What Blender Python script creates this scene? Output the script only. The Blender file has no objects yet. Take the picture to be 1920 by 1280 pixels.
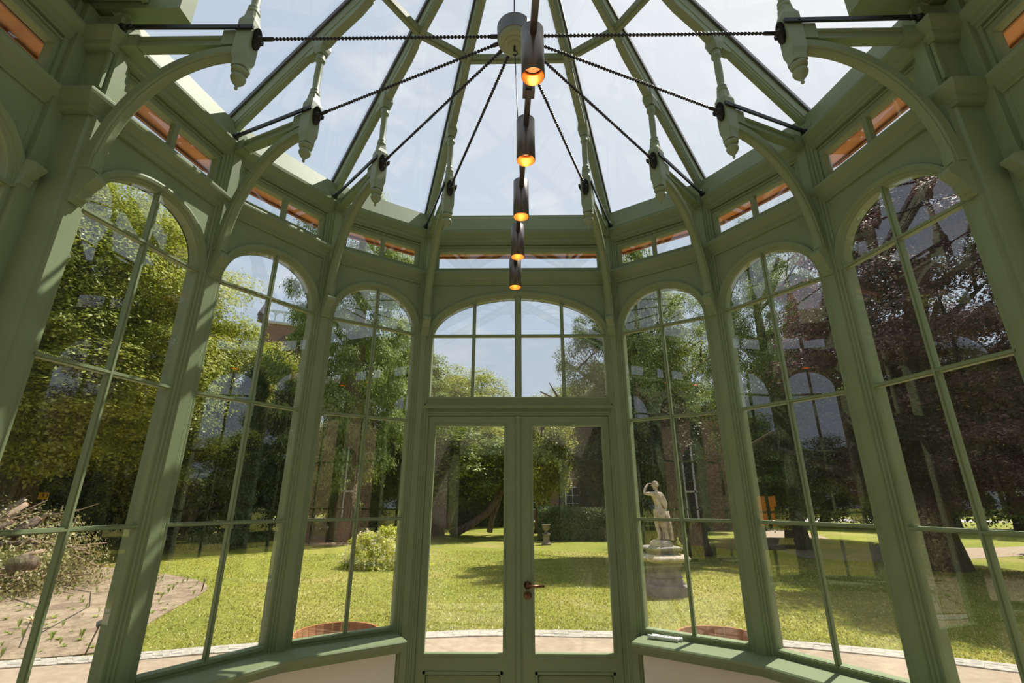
import bpy, math, random
import numpy as np
from mathutils import Vector, Matrix
PI=math.pi; R_=math.radians
random.seed(7); rng=np.random.default_rng(7)
scn=bpy.context.scene; COL=scn.collection

# ------------------------------------------------------------------ camera, sky, sun, exposure
CAM=Vector((.0039,-1.8136,1.6147)); F_PX=891.7; PITCH=R_(18.494); YAW=R_(.835); ROLL=R_(-.0885)
cd=bpy.data.cameras.new('camera'); cam=bpy.data.objects.new('camera',cd); COL.objects.link(cam)
cd.sensor_width=36; cd.lens=F_PX/1920*36; cd.clip_end=600; cd.clip_start=.02
cam.matrix_world=Matrix.Translation(CAM)@Matrix.Rotation(YAW,4,'Z')@Matrix.Rotation(PI/2+PITCH,4,'X')@Matrix.Rotation(-ROLL,4,'Z')
scn.camera=cam
vs=scn.view_settings; vs.view_transform='Standard'; vs.look='None'; vs.gamma=1; vs.use_curve_mapping=False
vs.exposure=0.0
SUN_AZ=R_(48); SUN_EL=R_(60); SUN_E=7.6
SD=Vector((math.sin(SUN_AZ)*math.cos(SUN_EL),math.cos(SUN_AZ)*math.cos(SUN_EL),math.sin(SUN_EL)))
sl=bpy.data.lights.new('sun','SUN'); so=bpy.data.objects.new('sun',sl); COL.objects.link(so)
sl.energy=SUN_E; sl.angle=R_(.6); sl.color=(1,.95,.86); so.rotation_euler=SD.to_track_quat('Z','Y').to_euler()
def world():
    w=bpy.data.worlds.new('sky'); scn.world=w; w.use_nodes=True; nt=w.node_tree; N=nt.nodes; L=nt.links
    N.clear(); out=N.new('ShaderNodeOutputWorld'); bg=N.new('ShaderNodeBackground'); tc=N.new('ShaderNodeTexCoord')
    sep=N.new('ShaderNodeSeparateXYZ'); L.new(tc.outputs['Generated'],sep.inputs[0])
    cr=N.new('ShaderNodeValToRGB'); L.new(sep.outputs['Z'],cr.inputs[0])
    e=cr.color_ramp.elements; e[0].position=0; e[0].color=(.62,.71,.83,1); e[1].position=1; e[1].color=(.47,.57,.71,1)
    m=e.new(.35); m.color=(.53,.63,.76,1)
    dot=N.new('ShaderNodeVectorMath'); dot.operation='DOT_PRODUCT'; dot.inputs[1].default_value=SD; L.new(tc.outputs['Generated'],dot.inputs[0])
    mx=N.new('ShaderNodeMath'); mx.operation='MAXIMUM'; mx.inputs[1].default_value=0; L.new(dot.outputs['Value'],mx.inputs[0])
    pw=N.new('ShaderNodeMath'); pw.operation='POWER'; pw.inputs[1].default_value=9; L.new(mx.outputs[0],pw.inputs[0])
    gl=N.new('ShaderNodeMixRGB'); gl.inputs[2].default_value=(.92,.93,.93,1); L.new(pw.outputs[0],gl.inputs[0]); L.new(cr.outputs[0],gl.inputs[1])
    mp=N.new('ShaderNodeMapping'); mp.inputs['Scale'].default_value=(1.6,1.6,4.2); L.new(tc.outputs['Generated'],mp.inputs[0])
    no=N.new('ShaderNodeTexNoise'); no.inputs['Scale'].default_value=2.2; no.inputs['Detail'].default_value=9; no.inputs['Roughness'].default_value=.6; L.new(mp.outputs[0],no.inputs[0])
    c2=N.new('ShaderNodeValToRGB'); c2.color_ramp.elements[0].position=.55; c2.color_ramp.elements[1].position=.78; c2.color_ramp.elements[1].color=(.75,.75,.75,1); L.new(no.outputs[0],c2.inputs[0])
    m3=N.new('ShaderNodeMixRGB'); m3.inputs[2].default_value=(.93,.93,.93,1); L.new(c2.outputs[0],m3.inputs[0]); L.new(gl.outputs[0],m3.inputs[1])
    L.new(m3.outputs[0],bg.inputs[0]); bg.inputs[1].default_value=1.0; L.new(bg.outputs[0],out.inputs[0])
world()

# ------------------------------------------------------------------ materials
def mat(name,col,rough=.5,metal=0,noise=None,bump=None,coat=0,emit=None,spec=.5):
    m=bpy.data.materials.new(name); m.use_nodes=True; nt=m.node_tree; N=nt.nodes; L=nt.links
    b=N['Principled BSDF']; b.inputs['Base Color'].default_value=(*col,1); b.inputs['Roughness'].default_value=rough; b.inputs['Metallic'].default_value=metal
    b.inputs['Specular IOR Level'].default_value=spec
    if coat: b.inputs['Coat Weight'].default_value=coat; b.inputs['Coat Roughness'].default_value=.25
    if emit: b.inputs['Emission Color'].default_value=(*emit[0],1); b.inputs['Emission Strength'].default_value=emit[1]
    tc=N.new('ShaderNodeTexCoord')
    if noise:   # (scale, colour2, low, high, detail, stretch)
        sc,c2,lo,hi,det,st=noise
        mp=N.new('ShaderNodeMapping'); mp.inputs['Scale'].default_value=st; L.new(tc.outputs['Object'],mp.inputs[0])
        n=N.new('ShaderNodeTexNoise'); n.inputs['Scale'].default_value=sc; n.inputs['Detail'].default_value=det; L.new(mp.outputs[0],n.inputs[0])
        r=N.new('ShaderNodeValToRGB'); r.color_ramp.elements[0].position=lo; r.color_ramp.elements[1].position=hi
        r.color_ramp.elements[0].color=(*col,1); r.color_ramp.elements[1].color=(*c2,1); L.new(n.outputs[0],r.inputs[0]); L.new(r.outputs[0],b.inputs['Base Color'])
    if bump:    # (scale, strength, distance)
        n=N.new('ShaderNodeTexNoise'); n.inputs['Scale'].default_value=bump[0]; n.inputs['Detail'].default_value=6; L.new(tc.outputs['Object'],n.inputs[0])
        bp=N.new('ShaderNodeBump'); bp.inputs['Strength'].default_value=bump[1]; bp.inputs['Distance'].default_value=bump[2]; L.new(n.outputs[0],bp.inputs['Height']); L.new(bp.outputs[0],b.inputs['Normal'])
    return m
PAINT=mat('sage_green_paint',(.192,.236,.116),.58,noise=(6,(.208,.255,.130),.35,.65,3,(1,1,1)),bump=(140,.08,.002),spec=.38)
PAINTL=mat('sage_paint_roof_timber',(.222,.268,.146),.5,bump=(140,.08,.002))
IRON=mat('dark_cast_iron',(.028,.026,.025),.42,.6,bump=(90,.3,.002))
GASKET=mat('dark_glazing_bar',(.05,.042,.035),.5)
BRONZE=mat('brushed_bronze_lamp_body',(.16,.135,.118),.33,.85)
COPPERIN=mat('copper_lamp_lining',(.80,.30,.07),.35,.6)
REFL=mat('lamp_reflector',(.9,.8,.65),.25,.9,emit=((1,.62,.28),.12))
LED=mat('lamp_emitter',(1,.8,.5),.5,emit=((1,.66,.32),4))
HARDW=mat('aged_brass_door_furniture',(.16,.075,.04),.3,.8)
PLASTER=mat('beige_plaster',(.78,.71,.60),.85,noise=(3,(.82,.75,.64),.3,.7,4,(1,1,1)),bump=(60,.1,.003))
FLOORM=mat('pale_timber_floor',(.60,.51,.39),.4,noise=(4,(.50,.41,.30),.35,.65,4,(1,8,1)))
CEDAR=mat('orange_cedar_eaves',(.62,.27,.085),.5,noise=(5,(.40,.145,.04),.35,.7,5,(1,1,9)))
CEDARD=mat('brown_cedar_edge',(.26,.095,.03),.5)
WIRE=mat('black_cable',(.02,.02,.02),.5)
STONE=mat('weathered_statue_stone',(.60,.50,.38),.85,noise=(7,(.36,.27,.19),.42,.68,7,(1,1,1.5)),bump=(40,.5,.01))
STONE2=mat('grey_pedestal_stone',(.33,.29,.25),.9,noise=(5,(.19,.16,.135),.4,.65,7,(1,1,1)),bump=(30,.5,.015))
KERB=mat('pale_stone_edging',(.50,.45,.37),.9,noise=(14,(.34,.31,.26),.4,.65,5,(1,1,1)),bump=(25,.5,.01))
SAND=mat('sandy_gravel_path',(.44,.34,.24),.95,noise=(9,(.35,.26,.18),.35,.68,8,(1,1,1)),bump=(120,.5,.01))
SOIL=mat('bare_bed_soil',(.25,.175,.115),.95,noise=(3.5,(.40,.30,.20),.38,.62,9,(1,1,1)),bump=(14,1,.05))
TUBW=mat('oiled_wooden_tub',(.50,.23,.085),.5,noise=(14,(.36,.14,.045),.35,.65,4,(1,1,.15)))
BARK=mat('grey_brown_bark',(.15,.11,.08),.95,noise=(5,(.07,.05,.038),.4,.62,7,(3,3,.5)),bump=(9,1,.06))
BARKR=mat('pinkish_bark',(.34,.235,.17),.95,noise=(4,(.20,.13,.095),.4,.62,7,(4,4,.4)),bump=(9,1,.06))
CUTW=mat('freshly_cut_wood',(.45,.19,.10),.85)
BRANCH=mat('stripped_pale_branch',(.46,.34,.24),.9,noise=(8,(.28,.19,.13),.4,.65,5,(1,1,1)))
WHITE=mat('white_painted_joinery',(.80,.80,.77),.6)
WHITEP=mat('white_plastic',(.82,.82,.80),.35)
DARKGL=mat('dark_window_glass',(.045,.05,.055),.08)
ROOFT=mat('dark_roof_tiles',(.10,.075,.065),.8,bump=(20,.6,.05))
YELLOW=mat('yellow_sign_face',(.95,.50,.02),.5)
BLACKM=mat('black_sign_ink',(.02,.02,.02),.5)
ORANGE=mat('orange_machine_paint',(.85,.30,.03),.45)
RUBBER=mat('black_rubber',(.03,.03,.03),.8)
GREYM=mat('galvanised_steel',(.38,.39,.40),.45,.6)
GOLD=mat('gilt_clock_marks',(.80,.58,.22),.4)
HOSE=mat('black_irrigation_hose',(.05,.045,.04),.6)
def brick(name,c1,c2,mortar,sc):
    m=bpy.data.materials.new(name); m.use_nodes=True; nt=m.node_tree; N=nt.nodes; L=nt.links; b=N['Principled BSDF']; b.inputs['Roughness'].default_value=.9
    tc=N.new('ShaderNodeTexCoord'); sp=N.new('ShaderNodeSeparateXYZ'); L.new(tc.outputs['Object'],sp.inputs[0])
    ad=N.new('ShaderNodeMath'); L.new(sp.outputs[0],ad.inputs[0]); L.new(sp.outputs[1],ad.inputs[1])
    cb=N.new('ShaderNodeCombineXYZ'); L.new(ad.outputs[0],cb.inputs[0]); L.new(sp.outputs[2],cb.inputs[1])
    t=N.new('ShaderNodeTexBrick'); L.new(cb.outputs[0],t.inputs[0]); t.inputs['Scale'].default_value=sc
    t.inputs['Color1'].default_value=(*c1,1); t.inputs['Color2'].default_value=(*c2,1); t.inputs['Mortar'].default_value=(*mortar,1); t.inputs['Mortar Size'].default_value=.015
    L.new(t.outputs[0],b.inputs['Base Color']); return m
BRICKT=brick('tower_brick',(.23,.12,.085),(.17,.085,.06),(.26,.2,.16),1.6)
BRICKH=brick('house_brick',(.33,.20,.14),(.26,.15,.10),(.40,.34,.28),2.4)
def glassmat(name,tint,dirt=0.0,refl=1.5,base=.012):
    m=bpy.data.materials.new(name); m.use_nodes=True; nt=m.node_tree; N=nt.nodes; L=nt.links; N.clear()
    out=N.new('ShaderNodeOutputMaterial'); tr=N.new('ShaderNodeBsdfTransparent'); tr.inputs[0].default_value=(*tint,1)
    gl=N.new('ShaderNodeBsdfGlossy'); gl.inputs['Roughness'].default_value=.0
    ge=N.new('ShaderNodeNewGeometry'); dt=N.new('ShaderNodeVectorMath'); dt.operation='DOT_PRODUCT'; L.new(ge.outputs['Normal'],dt.inputs[0]); L.new(ge.outputs['Incoming'],dt.inputs[1])
    ab=N.new('ShaderNodeMath'); ab.operation='ABSOLUTE'; L.new(dt.outputs['Value'],ab.inputs[0])
    om=N.new('ShaderNodeMath'); om.operation='SUBTRACT'; om.inputs[0].default_value=1; om.use_clamp=True; L.new(ab.outputs[0],om.inputs[1])
    p5=N.new('ShaderNodeMath'); p5.operation='POWER'; p5.inputs[1].default_value=5; L.new(om.outputs[0],p5.inputs[0])
    mu=N.new('ShaderNodeMath'); mu.operation='MULTIPLY_ADD'; mu.inputs[1].default_value=refl; mu.inputs[2].default_value=base; mu.use_clamp=True; L.new(p5.outputs[0],mu.inputs[0])
    mx=N.new('ShaderNodeMixShader'); L.new(mu.outputs[0],mx.inputs[0]); L.new(tr.outputs[0],mx.inputs[1]); L.new(gl.outputs[0],mx.inputs[2])
    last=mx
    if dirt:
        tl=N.new('ShaderNodeBsdfTranslucent'); tl.inputs[0].default_value=(.9,.9,.9,1)
        m2=N.new('ShaderNodeMixShader'); m2.inputs[0].default_value=dirt; L.new(mx.outputs[0],m2.inputs[1]); L.new(tl.outputs[0],m2.inputs[2]); last=m2
    L.new(last.outputs[0],out.inputs[0]); return m
GLASS=glassmat('window_glass',(.95,.965,.955),.003,.78,.165)
RGLASS=glassmat('roof_glass',(.96,.97,.98),.06,.7,.06)
def leafmat(name,c1,c2,c3,trans=.45,sc=.9):
    m=bpy.data.materials.new(name); m.use_nodes=True; nt=m.node_tree; N=nt.nodes; L=nt.links; N.clear()
    out=N.new('ShaderNodeOutputMaterial'); geo=N.new('ShaderNodeNewGeometry'); tc=N.new('ShaderNodeTexCoord')
    n=N.new('ShaderNodeTexNoise'); n.inputs['Scale'].default_value=sc; n.inputs['Detail'].default_value=3; L.new(tc.outputs['Object'],n.inputs[0])
    mixf=N.new('ShaderNodeMath'); mixf.operation='MULTIPLY_ADD'; mixf.inputs[1].default_value=.55; L.new(geo.outputs['Random Per Island'],mixf.inputs[0])
    sb=N.new('ShaderNodeMath'); sb.operation='SUBTRACT'; sb.inputs[1].default_value=.25; L.new(n.outputs[0],sb.inputs[0]); L.new(sb.outputs[0],mixf.inputs[2])
    r=N.new('ShaderNodeValToRGB'); e=r.color_ramp.elements; e[0].position=.1; e[0].color=(*c1,1); e[1].position=.9; e[1].color=(*c3,1); k=e.new(.5); k.color=(*c2,1); L.new(mixf.outputs[0],r.inputs[0])
    d=N.new('ShaderNodeBsdfDiffuse'); t=N.new('ShaderNodeBsdfTranslucent'); g=N.new('ShaderNodeBsdfGlossy'); g.inputs['Roughness'].default_value=.45; g.inputs[0].default_value=(.55,.55,.5,1)
    L.new(r.outputs[0],d.inputs[0]); 
    hs=N.new('ShaderNodeHueSaturation'); hs.inputs['Saturation'].default_value=1.1; hs.inputs['Value'].default_value=1.35; hs.inputs['Hue'].default_value=.49; L.new(r.outputs[0],hs.inputs['Color']); L.new(hs.outputs[0],t.inputs[0])
    m1=N.new('ShaderNodeMixShader'); m1.inputs[0].default_value=trans; L.new(d.outputs[0],m1.inputs[1]); L.new(t.outputs[0],m1.inputs[2])
    m2=N.new('ShaderNodeMixShader'); m2.inputs[0].default_value=.06; L.new(m1.outputs[0],m2.inputs[1]); L.new(g.outputs[0],m2.inputs[2]); L.new(m2.outputs[0],out.inputs[0])
    return m
LF_LIME=leafmat('lime_green_leaves',(.13,.17,.025),(.30,.34,.05),(.46,.47,.09),.32)
LF_MID=leafmat('mid_green_leaves',(.06,.10,.018),(.15,.21,.03),(.30,.35,.055),.32)
LF_DARK=leafmat('dark_yew_leaves',(.022,.04,.014),(.05,.075,.025),(.12,.14,.05),.2)
LF_PALE=leafmat('feathery_pale_leaves',(.10,.15,.03),(.20,.27,.05),(.30,.36,.09),.38)
LF_BEECH=leafmat('copper_beech_leaves',(.05,.03,.036),(.11,.06,.062),(.24,.11,.09),.30)
LF_WIST=leafmat('yellow_green_leaves',(.36,.42,.04),(.58,.60,.08),(.76,.74,.18),.4)
LF_FLOW=leafmat('white_wisteria_blossom',(.70,.64,.44),(.84,.79,.60),(.92,.88,.74),.3)
LF_HEDGE=leafmat('hedge_leaves',(.05,.08,.02),(.12,.16,.035),(.24,.27,.07),.3)
LF_GRASS=leafmat('lawn_grass_blades',(.235,.25,.04),(.42,.41,.085),(.60,.54,.18),.35,1.2)
LF_BED=leafmat('young_plant_leaves',(.14,.22,.04),(.28,.36,.07),(.45,.48,.14),.35,3)
LF_DEAD=leafmat('wilted_brush_leaves',(.12,.13,.04),(.26,.24,.09),(.38,.30,.14),.25,3)

# ------------------------------------------------------------------ mesh builder
class MB:
    def __init__(s): s.v=[]; s.f=[]; s.mi=[]; s.m=0; s.sm=[]; s.smooth=False
    def add(s,vs,fs):
        o=len(s.v); s.v+= [tuple(p) for p in vs]; s.f+=[tuple(i+o for i in f) for f in fs]; s.mi+=[s.m]*len(fs); s.sm+=[s.smooth]*len(fs)
    def boxf(s,fn,u0,u1,d0,d1,z0,z1):
        c=[fn(u,d,z) for z in (z0,z1) for d in (d0,d1) for u in (u0,u1)]
        s.add(c,[(0,1,3,2),(4,6,7,5),(0,4,5,1),(2,3,7,6),(0,2,6,4),(1,5,7,3)])
    def box(s,x0,x1,y0,y1,z0,z1): s.boxf(lambda a,b,c:(a,b,c),x0,x1,y0,y1,z0,z1)
    def bar(s,a,b,w,h,up=(0,0,1)):
        a=Vector(a);b=Vector(b);t=(b-a).normalized();u=Vector(up); x=t.cross(u).normalized(); y=x.cross(t).normalized()
        c=[p+x*i*w/2+y*j*h/2 for p in (a,b) for i,j in ((-1,-1),(1,-1),(1,1),(-1,1))]
        s.add(c,[(0,1,2,3),(7,6,5,4),(0,4,5,1),(1,5,6,2),(2,6,7,3),(3,7,4,0)])
    def sweep(s,pts,frames,prof,closed_prof=True,cap=True):
        """pts: positions; frames: (X,Y) per point; prof: list (x,y)"""
        n=len(prof); vs=[]
        for p,(X,Y) in zip(pts,frames):
            for a,b in prof: vs.append(Vector(p)+X*a+Y*b)
        fs=[]
        m=n if closed_prof else n-1
        for i in range(len(pts)-1):
            for j in range(m):
                k=(j+1)%n; fs.append((i*n+j,i*n+k,(i+1)*n+k,(i+1)*n+j))
        if cap and closed_prof: fs.append(tuple(range(n-1,-1,-1))); fs.append(tuple((len(pts)-1)*n+j for j in range(n)))
        s.add(vs,fs)
    def tube(s,pts,rad,seg=8,cap=True):
        pts=[Vector(p) for p in pts]; rads=rad if isinstance(rad,(list,tuple)) else [rad]*len(pts)
        vs=[];fs=[]; prev=None
        for i,p in enumerate(pts):
            t=(pts[min(i+1,len(pts)-1)]-pts[max(i-1,0)]).normalized()
            if prev is None:
                a=Vector((0,0,1)) if abs(t.z)<.9 else Vector((1,0,0)); X=t.cross(a).normalized()
            else: X=(prev-t*prev.dot(t)).normalized()
            prev=X; Y=t.cross(X)
            for j in range(seg):
                an=2*PI*j/seg; vs.append(p+(X*math.cos(an)+Y*math.sin(an))*rads[i])
        for i in range(len(pts)-1):
            for j in range(seg): k=(j+1)%seg; fs.append((i*seg+j,i*seg+k,(i+1)*seg+k,(i+1)*seg+j))
        if cap: fs.append(tuple(range(seg-1,-1,-1))); fs.append(tuple((len(pts)-1)*seg+j for j in range(seg)))
        sm=s.smooth; s.smooth=True; s.add(vs,fs); s.smooth=sm
    def lathe(s,prof,seg=16,o=(0,0,0),ax='Z',ribs=None,sq=None):
        vs=[];fs=[];o=Vector(o)
        for r,h in prof:
            for j in range(seg):
                an=2*PI*j/seg; rr=r
                if sq: rr=r/max(abs(math.cos(an-sq)),abs(math.sin(an-sq)))
                a,b=rr*math.cos(an),rr*math.sin(an)
                p={'Z':(a,b,h),'X':(h,a,b),'Y':(a,h,b)}[ax]; vs.append(o+Vector(p))
        n=len(prof)
        for i in range(n-1):
            for j in range(seg): k=(j+1)%seg; fs.append((i*seg+j,i*seg+k,(i+1)*seg+k,(i+1)*seg+j))
        if prof[0][0]>1e-5: fs.append(tuple(range(seg-1,-1,-1)))
        if prof[-1][0]>1e-5: fs.append(tuple((n-1)*seg+j for j in range(seg)))
        s.add(vs,fs)
    def build(s,name,mats,parent=None,shift=None):
        me=bpy.data.meshes.new(name); me.from_pydata(s.v,[],s.f)
        for m in (mats if isinstance(mats,(list,tuple)) else [mats]): me.materials.append(m)
        me.polygons.foreach_set('material_index',s.mi); me.polygons.foreach_set('use_smooth',s.sm); me.update()
        import bmesh
        b=bmesh.new(); b.from_mesh(me); bmesh.ops.recalc_face_normals(b,faces=b.faces); b.to_mesh(me); b.free()
        if shift is not None: me.transform(Matrix.Translation(-Vector(shift)))
        o=bpy.data.objects.new(name,me); COL.objects.link(o)
        if parent: o.parent=parent
        if shift is not None and not parent: o.location=shift
        return o
def quads_obj(name,V,material,parent=None,uvs=False):
    """V: (n,4,3) array of quads, one mesh"""
    n=len(V); me=bpy.data.meshes.new(name); me.vertices.add(n*4); me.vertices.foreach_set('co',np.ascontiguousarray(V,dtype=np.float32).ravel())
    me.loops.add(n*4); me.loops.foreach_set('vertex_index',np.arange(n*4,dtype=np.int32)); me.polygons.add(n)
    me.polygons.foreach_set('loop_start',np.arange(0,n*4,4,dtype=np.int32)); me.update(calc_edges=True); me.validate()
    me.materials.append(material)
    if parent=='mesh': return me
    o=bpy.data.objects.new(name,me); COL.objects.link(o)
    if parent: o.parent=parent
    return o
def empty(name,loc=(0,0,0),rz=0):
    o=bpy.data.objects.new(name,None); o.empty_display_size=.1; COL.objects.link(o); o.location=loc; o.rotation_euler=(0,0,rz); return o
def tag(o,label=None,cat=None,group=None,kind=None):
    if label: o['label']=label
    if cat: o['category']=cat
    if group: o['group']=group
    if kind: o['kind']=kind
    return o
def struct(o,label,cat='structure'): return tag(o,label,cat,kind='structure')
def link_obj(name,me,parent=None):
    o=bpy.data.objects.new(name,me); COL.objects.link(o)
    if parent: o.parent=parent
    return o
def copy_tree(o,parent=None):
    c=o.copy(); COL.objects.link(c)
    if parent: c.parent=parent
    for ch in [x for x in bpy.data.objects if x.parent==o]: copy_tree(ch,c)
    return c
def ray(u,v):
    X=(u-960)/F_PX;Y=(640-v)/F_PX; c,s=math.cos(PITCH),math.sin(PITCH); yy=c-s*Y; z=s+c*Y; c,s=math.cos(YAW),math.sin(YAW)
    return Vector((c*X-s*yy,s*X+c*yy,z))
def spot(u,v,D):          # point at horizontal distance D from the standpoint
    r=ray(u,v); return CAM+r*(D/math.hypot(r.x,r.y))
GZ=-.15
def gnd(u,v):
    r=ray(u,v); p=CAM+r*((GZ-CAM.z)/r.z); return p

# ------------------------------------------------------------------ pavilion geometry
RV=2.059; XW=2.21; YB=-3.3
def vert(i,s,R=RV):  # vertex i=0..3 on side s
    a=R_(22.5+22.5*i)*s; return Vector((R*math.sin(a),R*math.cos(a),0))
class Facet:
    def __init__(s,A,B):
        s.A=Vector(A);s.B=Vector(B); s.O=(s.A+s.B)/2; s.t=(s.B-s.A).normalized(); s.hw=(s.B-s.A).length/2
        s.n=Vector((s.t.y,-s.t.x,0))   # inward when walking clockwise seen from above
    def __call__(s,u,d,z): return s.O+s.t*u+s.n*d+Vector((0,0,z))
FD=Facet(vert(0,-1),vert(0,1))
FL=[Facet(vert(k,-1),vert(k-1,-1)) for k in (1,2,3)]
FR=[Facet(vert(k-1,1),vert(k,1)) for k in (1,2,3)]
bw=.80
FBL=[Facet((-XW,-.02-bw*(j+1),0),(-XW,-.02-bw*j,0)) for j in range(4)]
FBR=[Facet((XW,-.02-bw*j,0),(XW,-.02-bw*(j+1),0)) for j in range(4)]
YB=-.02-4*bw
FBK=[Facet((1.5-j*1.0,YB,0),(.5-j*1.0,YB,0)) for j in range(3)]
PATH=[Vector((-.5-1.71,YB,0)),Vector((-XW,-.035,0)),Vector((-2.052,-.035,0)),vert(2,-1),vert(1,-1),vert(0,-1),vert(0,1),vert(1,1),vert(2,1),Vector((2.052,-.035,0)),Vector((XW,-.035,0)),Vector((XW,YB,0))]
def sweep_path(mb,path,prof,closed=False):
    n=len(path); pts=[];fr=[]
    for i,p in enumerate(path):
        ns=[]
        if i>0 or closed: t=(path[i]-path[i-1]).normalized(); ns.append(Vector((t.y,-t.x,0)))
        if i<n-1 or closed: t=(path[(i+1)%n]-path[i]).normalized(); ns.append(Vector((t.y,-t.x,0)))
        m=ns[0] if len(ns)==1 else (ns[0]+ns[1])/(1+ns[0].dot(ns[1]))
        pts.append(p); fr.append((m,Vector((0,0,1))))
    if closed: pts.append(pts[0]); fr.append(fr[0])
    mb.sweep(pts,fr,prof,closed_prof=True,cap=not closed)
TN=[0]
def trim(mb,m,label):
    TN[0]+=1; return struct(mb.build('trim_%d'%TN[0],m),label,'trim')
def arch_pts(a,b,z0,n=2.15,N=28):
    o=[]
    for i in range(N+1):
        t=PI*i/N; c,s_=math.cos(t),math.sin(t)
        o.append((-a*math.copysign(abs(c)**(2/n),c),z0+b*abs(s_)**(2/n)))
    return o
def offset(pts,o):
    r=[]
    for i,(x,z) in enumerate(pts):
        x0,z0=pts[max(i-1,0)];x1,z1=pts[min(i+1,len(pts)-1)]
        if i==0: tx,tz=0,1
        elif i==len(pts)-1: tx,tz=0,-1
        else:
            tx,tz=x1-x0,z1-z0; l=math.hypot(tx,tz); tx/=l;tz/=l
        r.append((x-tz*o,z+tx*o))
    return r
# cornices, eaves
m=MB(); sweep_path(m,PATH,[(-.05,3.36),(.02,3.36),(.022,3.372),(.034,3.382),(.034,3.398),(.046,3.412),(.066,3.436),(.07,3.45),(.07,3.462),(.055,3.468),(.05,3.480),(.012,3.497),(-.05,3.497)])
trim(m,PAINT,'sage green lower cornice moulding running above the arched windows')
m=MB(); sweep_path(m,PATH,[(-.06,3.75),(.018,3.75),(.018,3.764),(.030,3.772),(.030,3.800),(.038,3.806),(.060,3.836),(.066,3.850),(.066,3.862),(.050,3.868),(.040,3.875),(.040,3.892),(.018,3.90),(.012,3.912),(-.045,4.09),(-.11,4.09)])
trim(m,PAINT,'sage green upper cornice moulding below the glass roof')
m=MB(); 
out=[(-.10,3.80),(-.29,3.80),(-.29,3.90),(-.10,3.90)]
sweep_path(m,PATH,out); m.m=1
sweep_path(m,PATH,[(-.285,3.782),(-.305,3.782),(-.305,3.93),(-.285,3.93)]); sweep_path(m,PATH,[(-.17,3.792),(-.182,3.792),(-.182,3.80),(-.17,3.80)])
sweep_path(m,PATH,[(-.075,3.775),(-.10,3.775),(-.10,3.80),(-.075,3.80)])
trim(m,[CEDAR,CEDARD],'orange cedar eaves boards outside the top windows')
# lower walls, sills
wallprof=[(-.10,-.02),(.03,-.02),(.03,.76),(-.10,.76)]
silp=[(-.02,.70),(-.02,.766),(.205,.758),(.212,.750),(.212,.736),(.200,.730),(.185,.728),(.180,.716),(.150,.706),(.145,.692),(.110,.680),(.105,.667),(.06,.655),(.03,.655),(.03,.70)]
pl=[Vector((XW*-1,YB,0)),Vector((-XW,0,0)),vert(3,-1),vert(2,-1),vert(1,-1),FL[0](FL[0].hw-.06,0,0)]
pr=[FR[0](-FR[0].hw+.06,0,0),vert(1,1),vert(2,1),vert(3,1),Vector((XW,0,0)),Vector((XW,YB,0))]
for nm,p in (('wall_left',pl),('wall_right',pr)):
    m=MB(); sweep_path(m,p,wallprof); struct(m.build(nm,PLASTER),'beige plastered low wall under the window sill '+nm[5:],'wall')
    m=MB(); sweep_path(m,p,silp); trim(m,PAINT,'sage green moulded window sill along the '+nm[5:]+' side')
m=MB(); m.box(-2.4,2.4,YB-.2,2.05,-.2,-.02)
m.v=[]; m.f=[]; m.mi=[]; m.sm=[]
fp=[p+Vector((0,0,0)) for p in PATH]; nfp=len(fp)
m.add([(p.x,p.y,0) for p in fp]+[(p.x,p.y,-.14) for p in fp],[tuple(range(nfp))]+[tuple(range(2*nfp-1,nfp-1,-1))]+[(i,(i+1)%nfp,(i+1)%nfp+nfp,i+nfp) for i in range(nfp)])
struct(m.build('floor',FLOORM),'pale timber floor of the garden room','floor')
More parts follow.
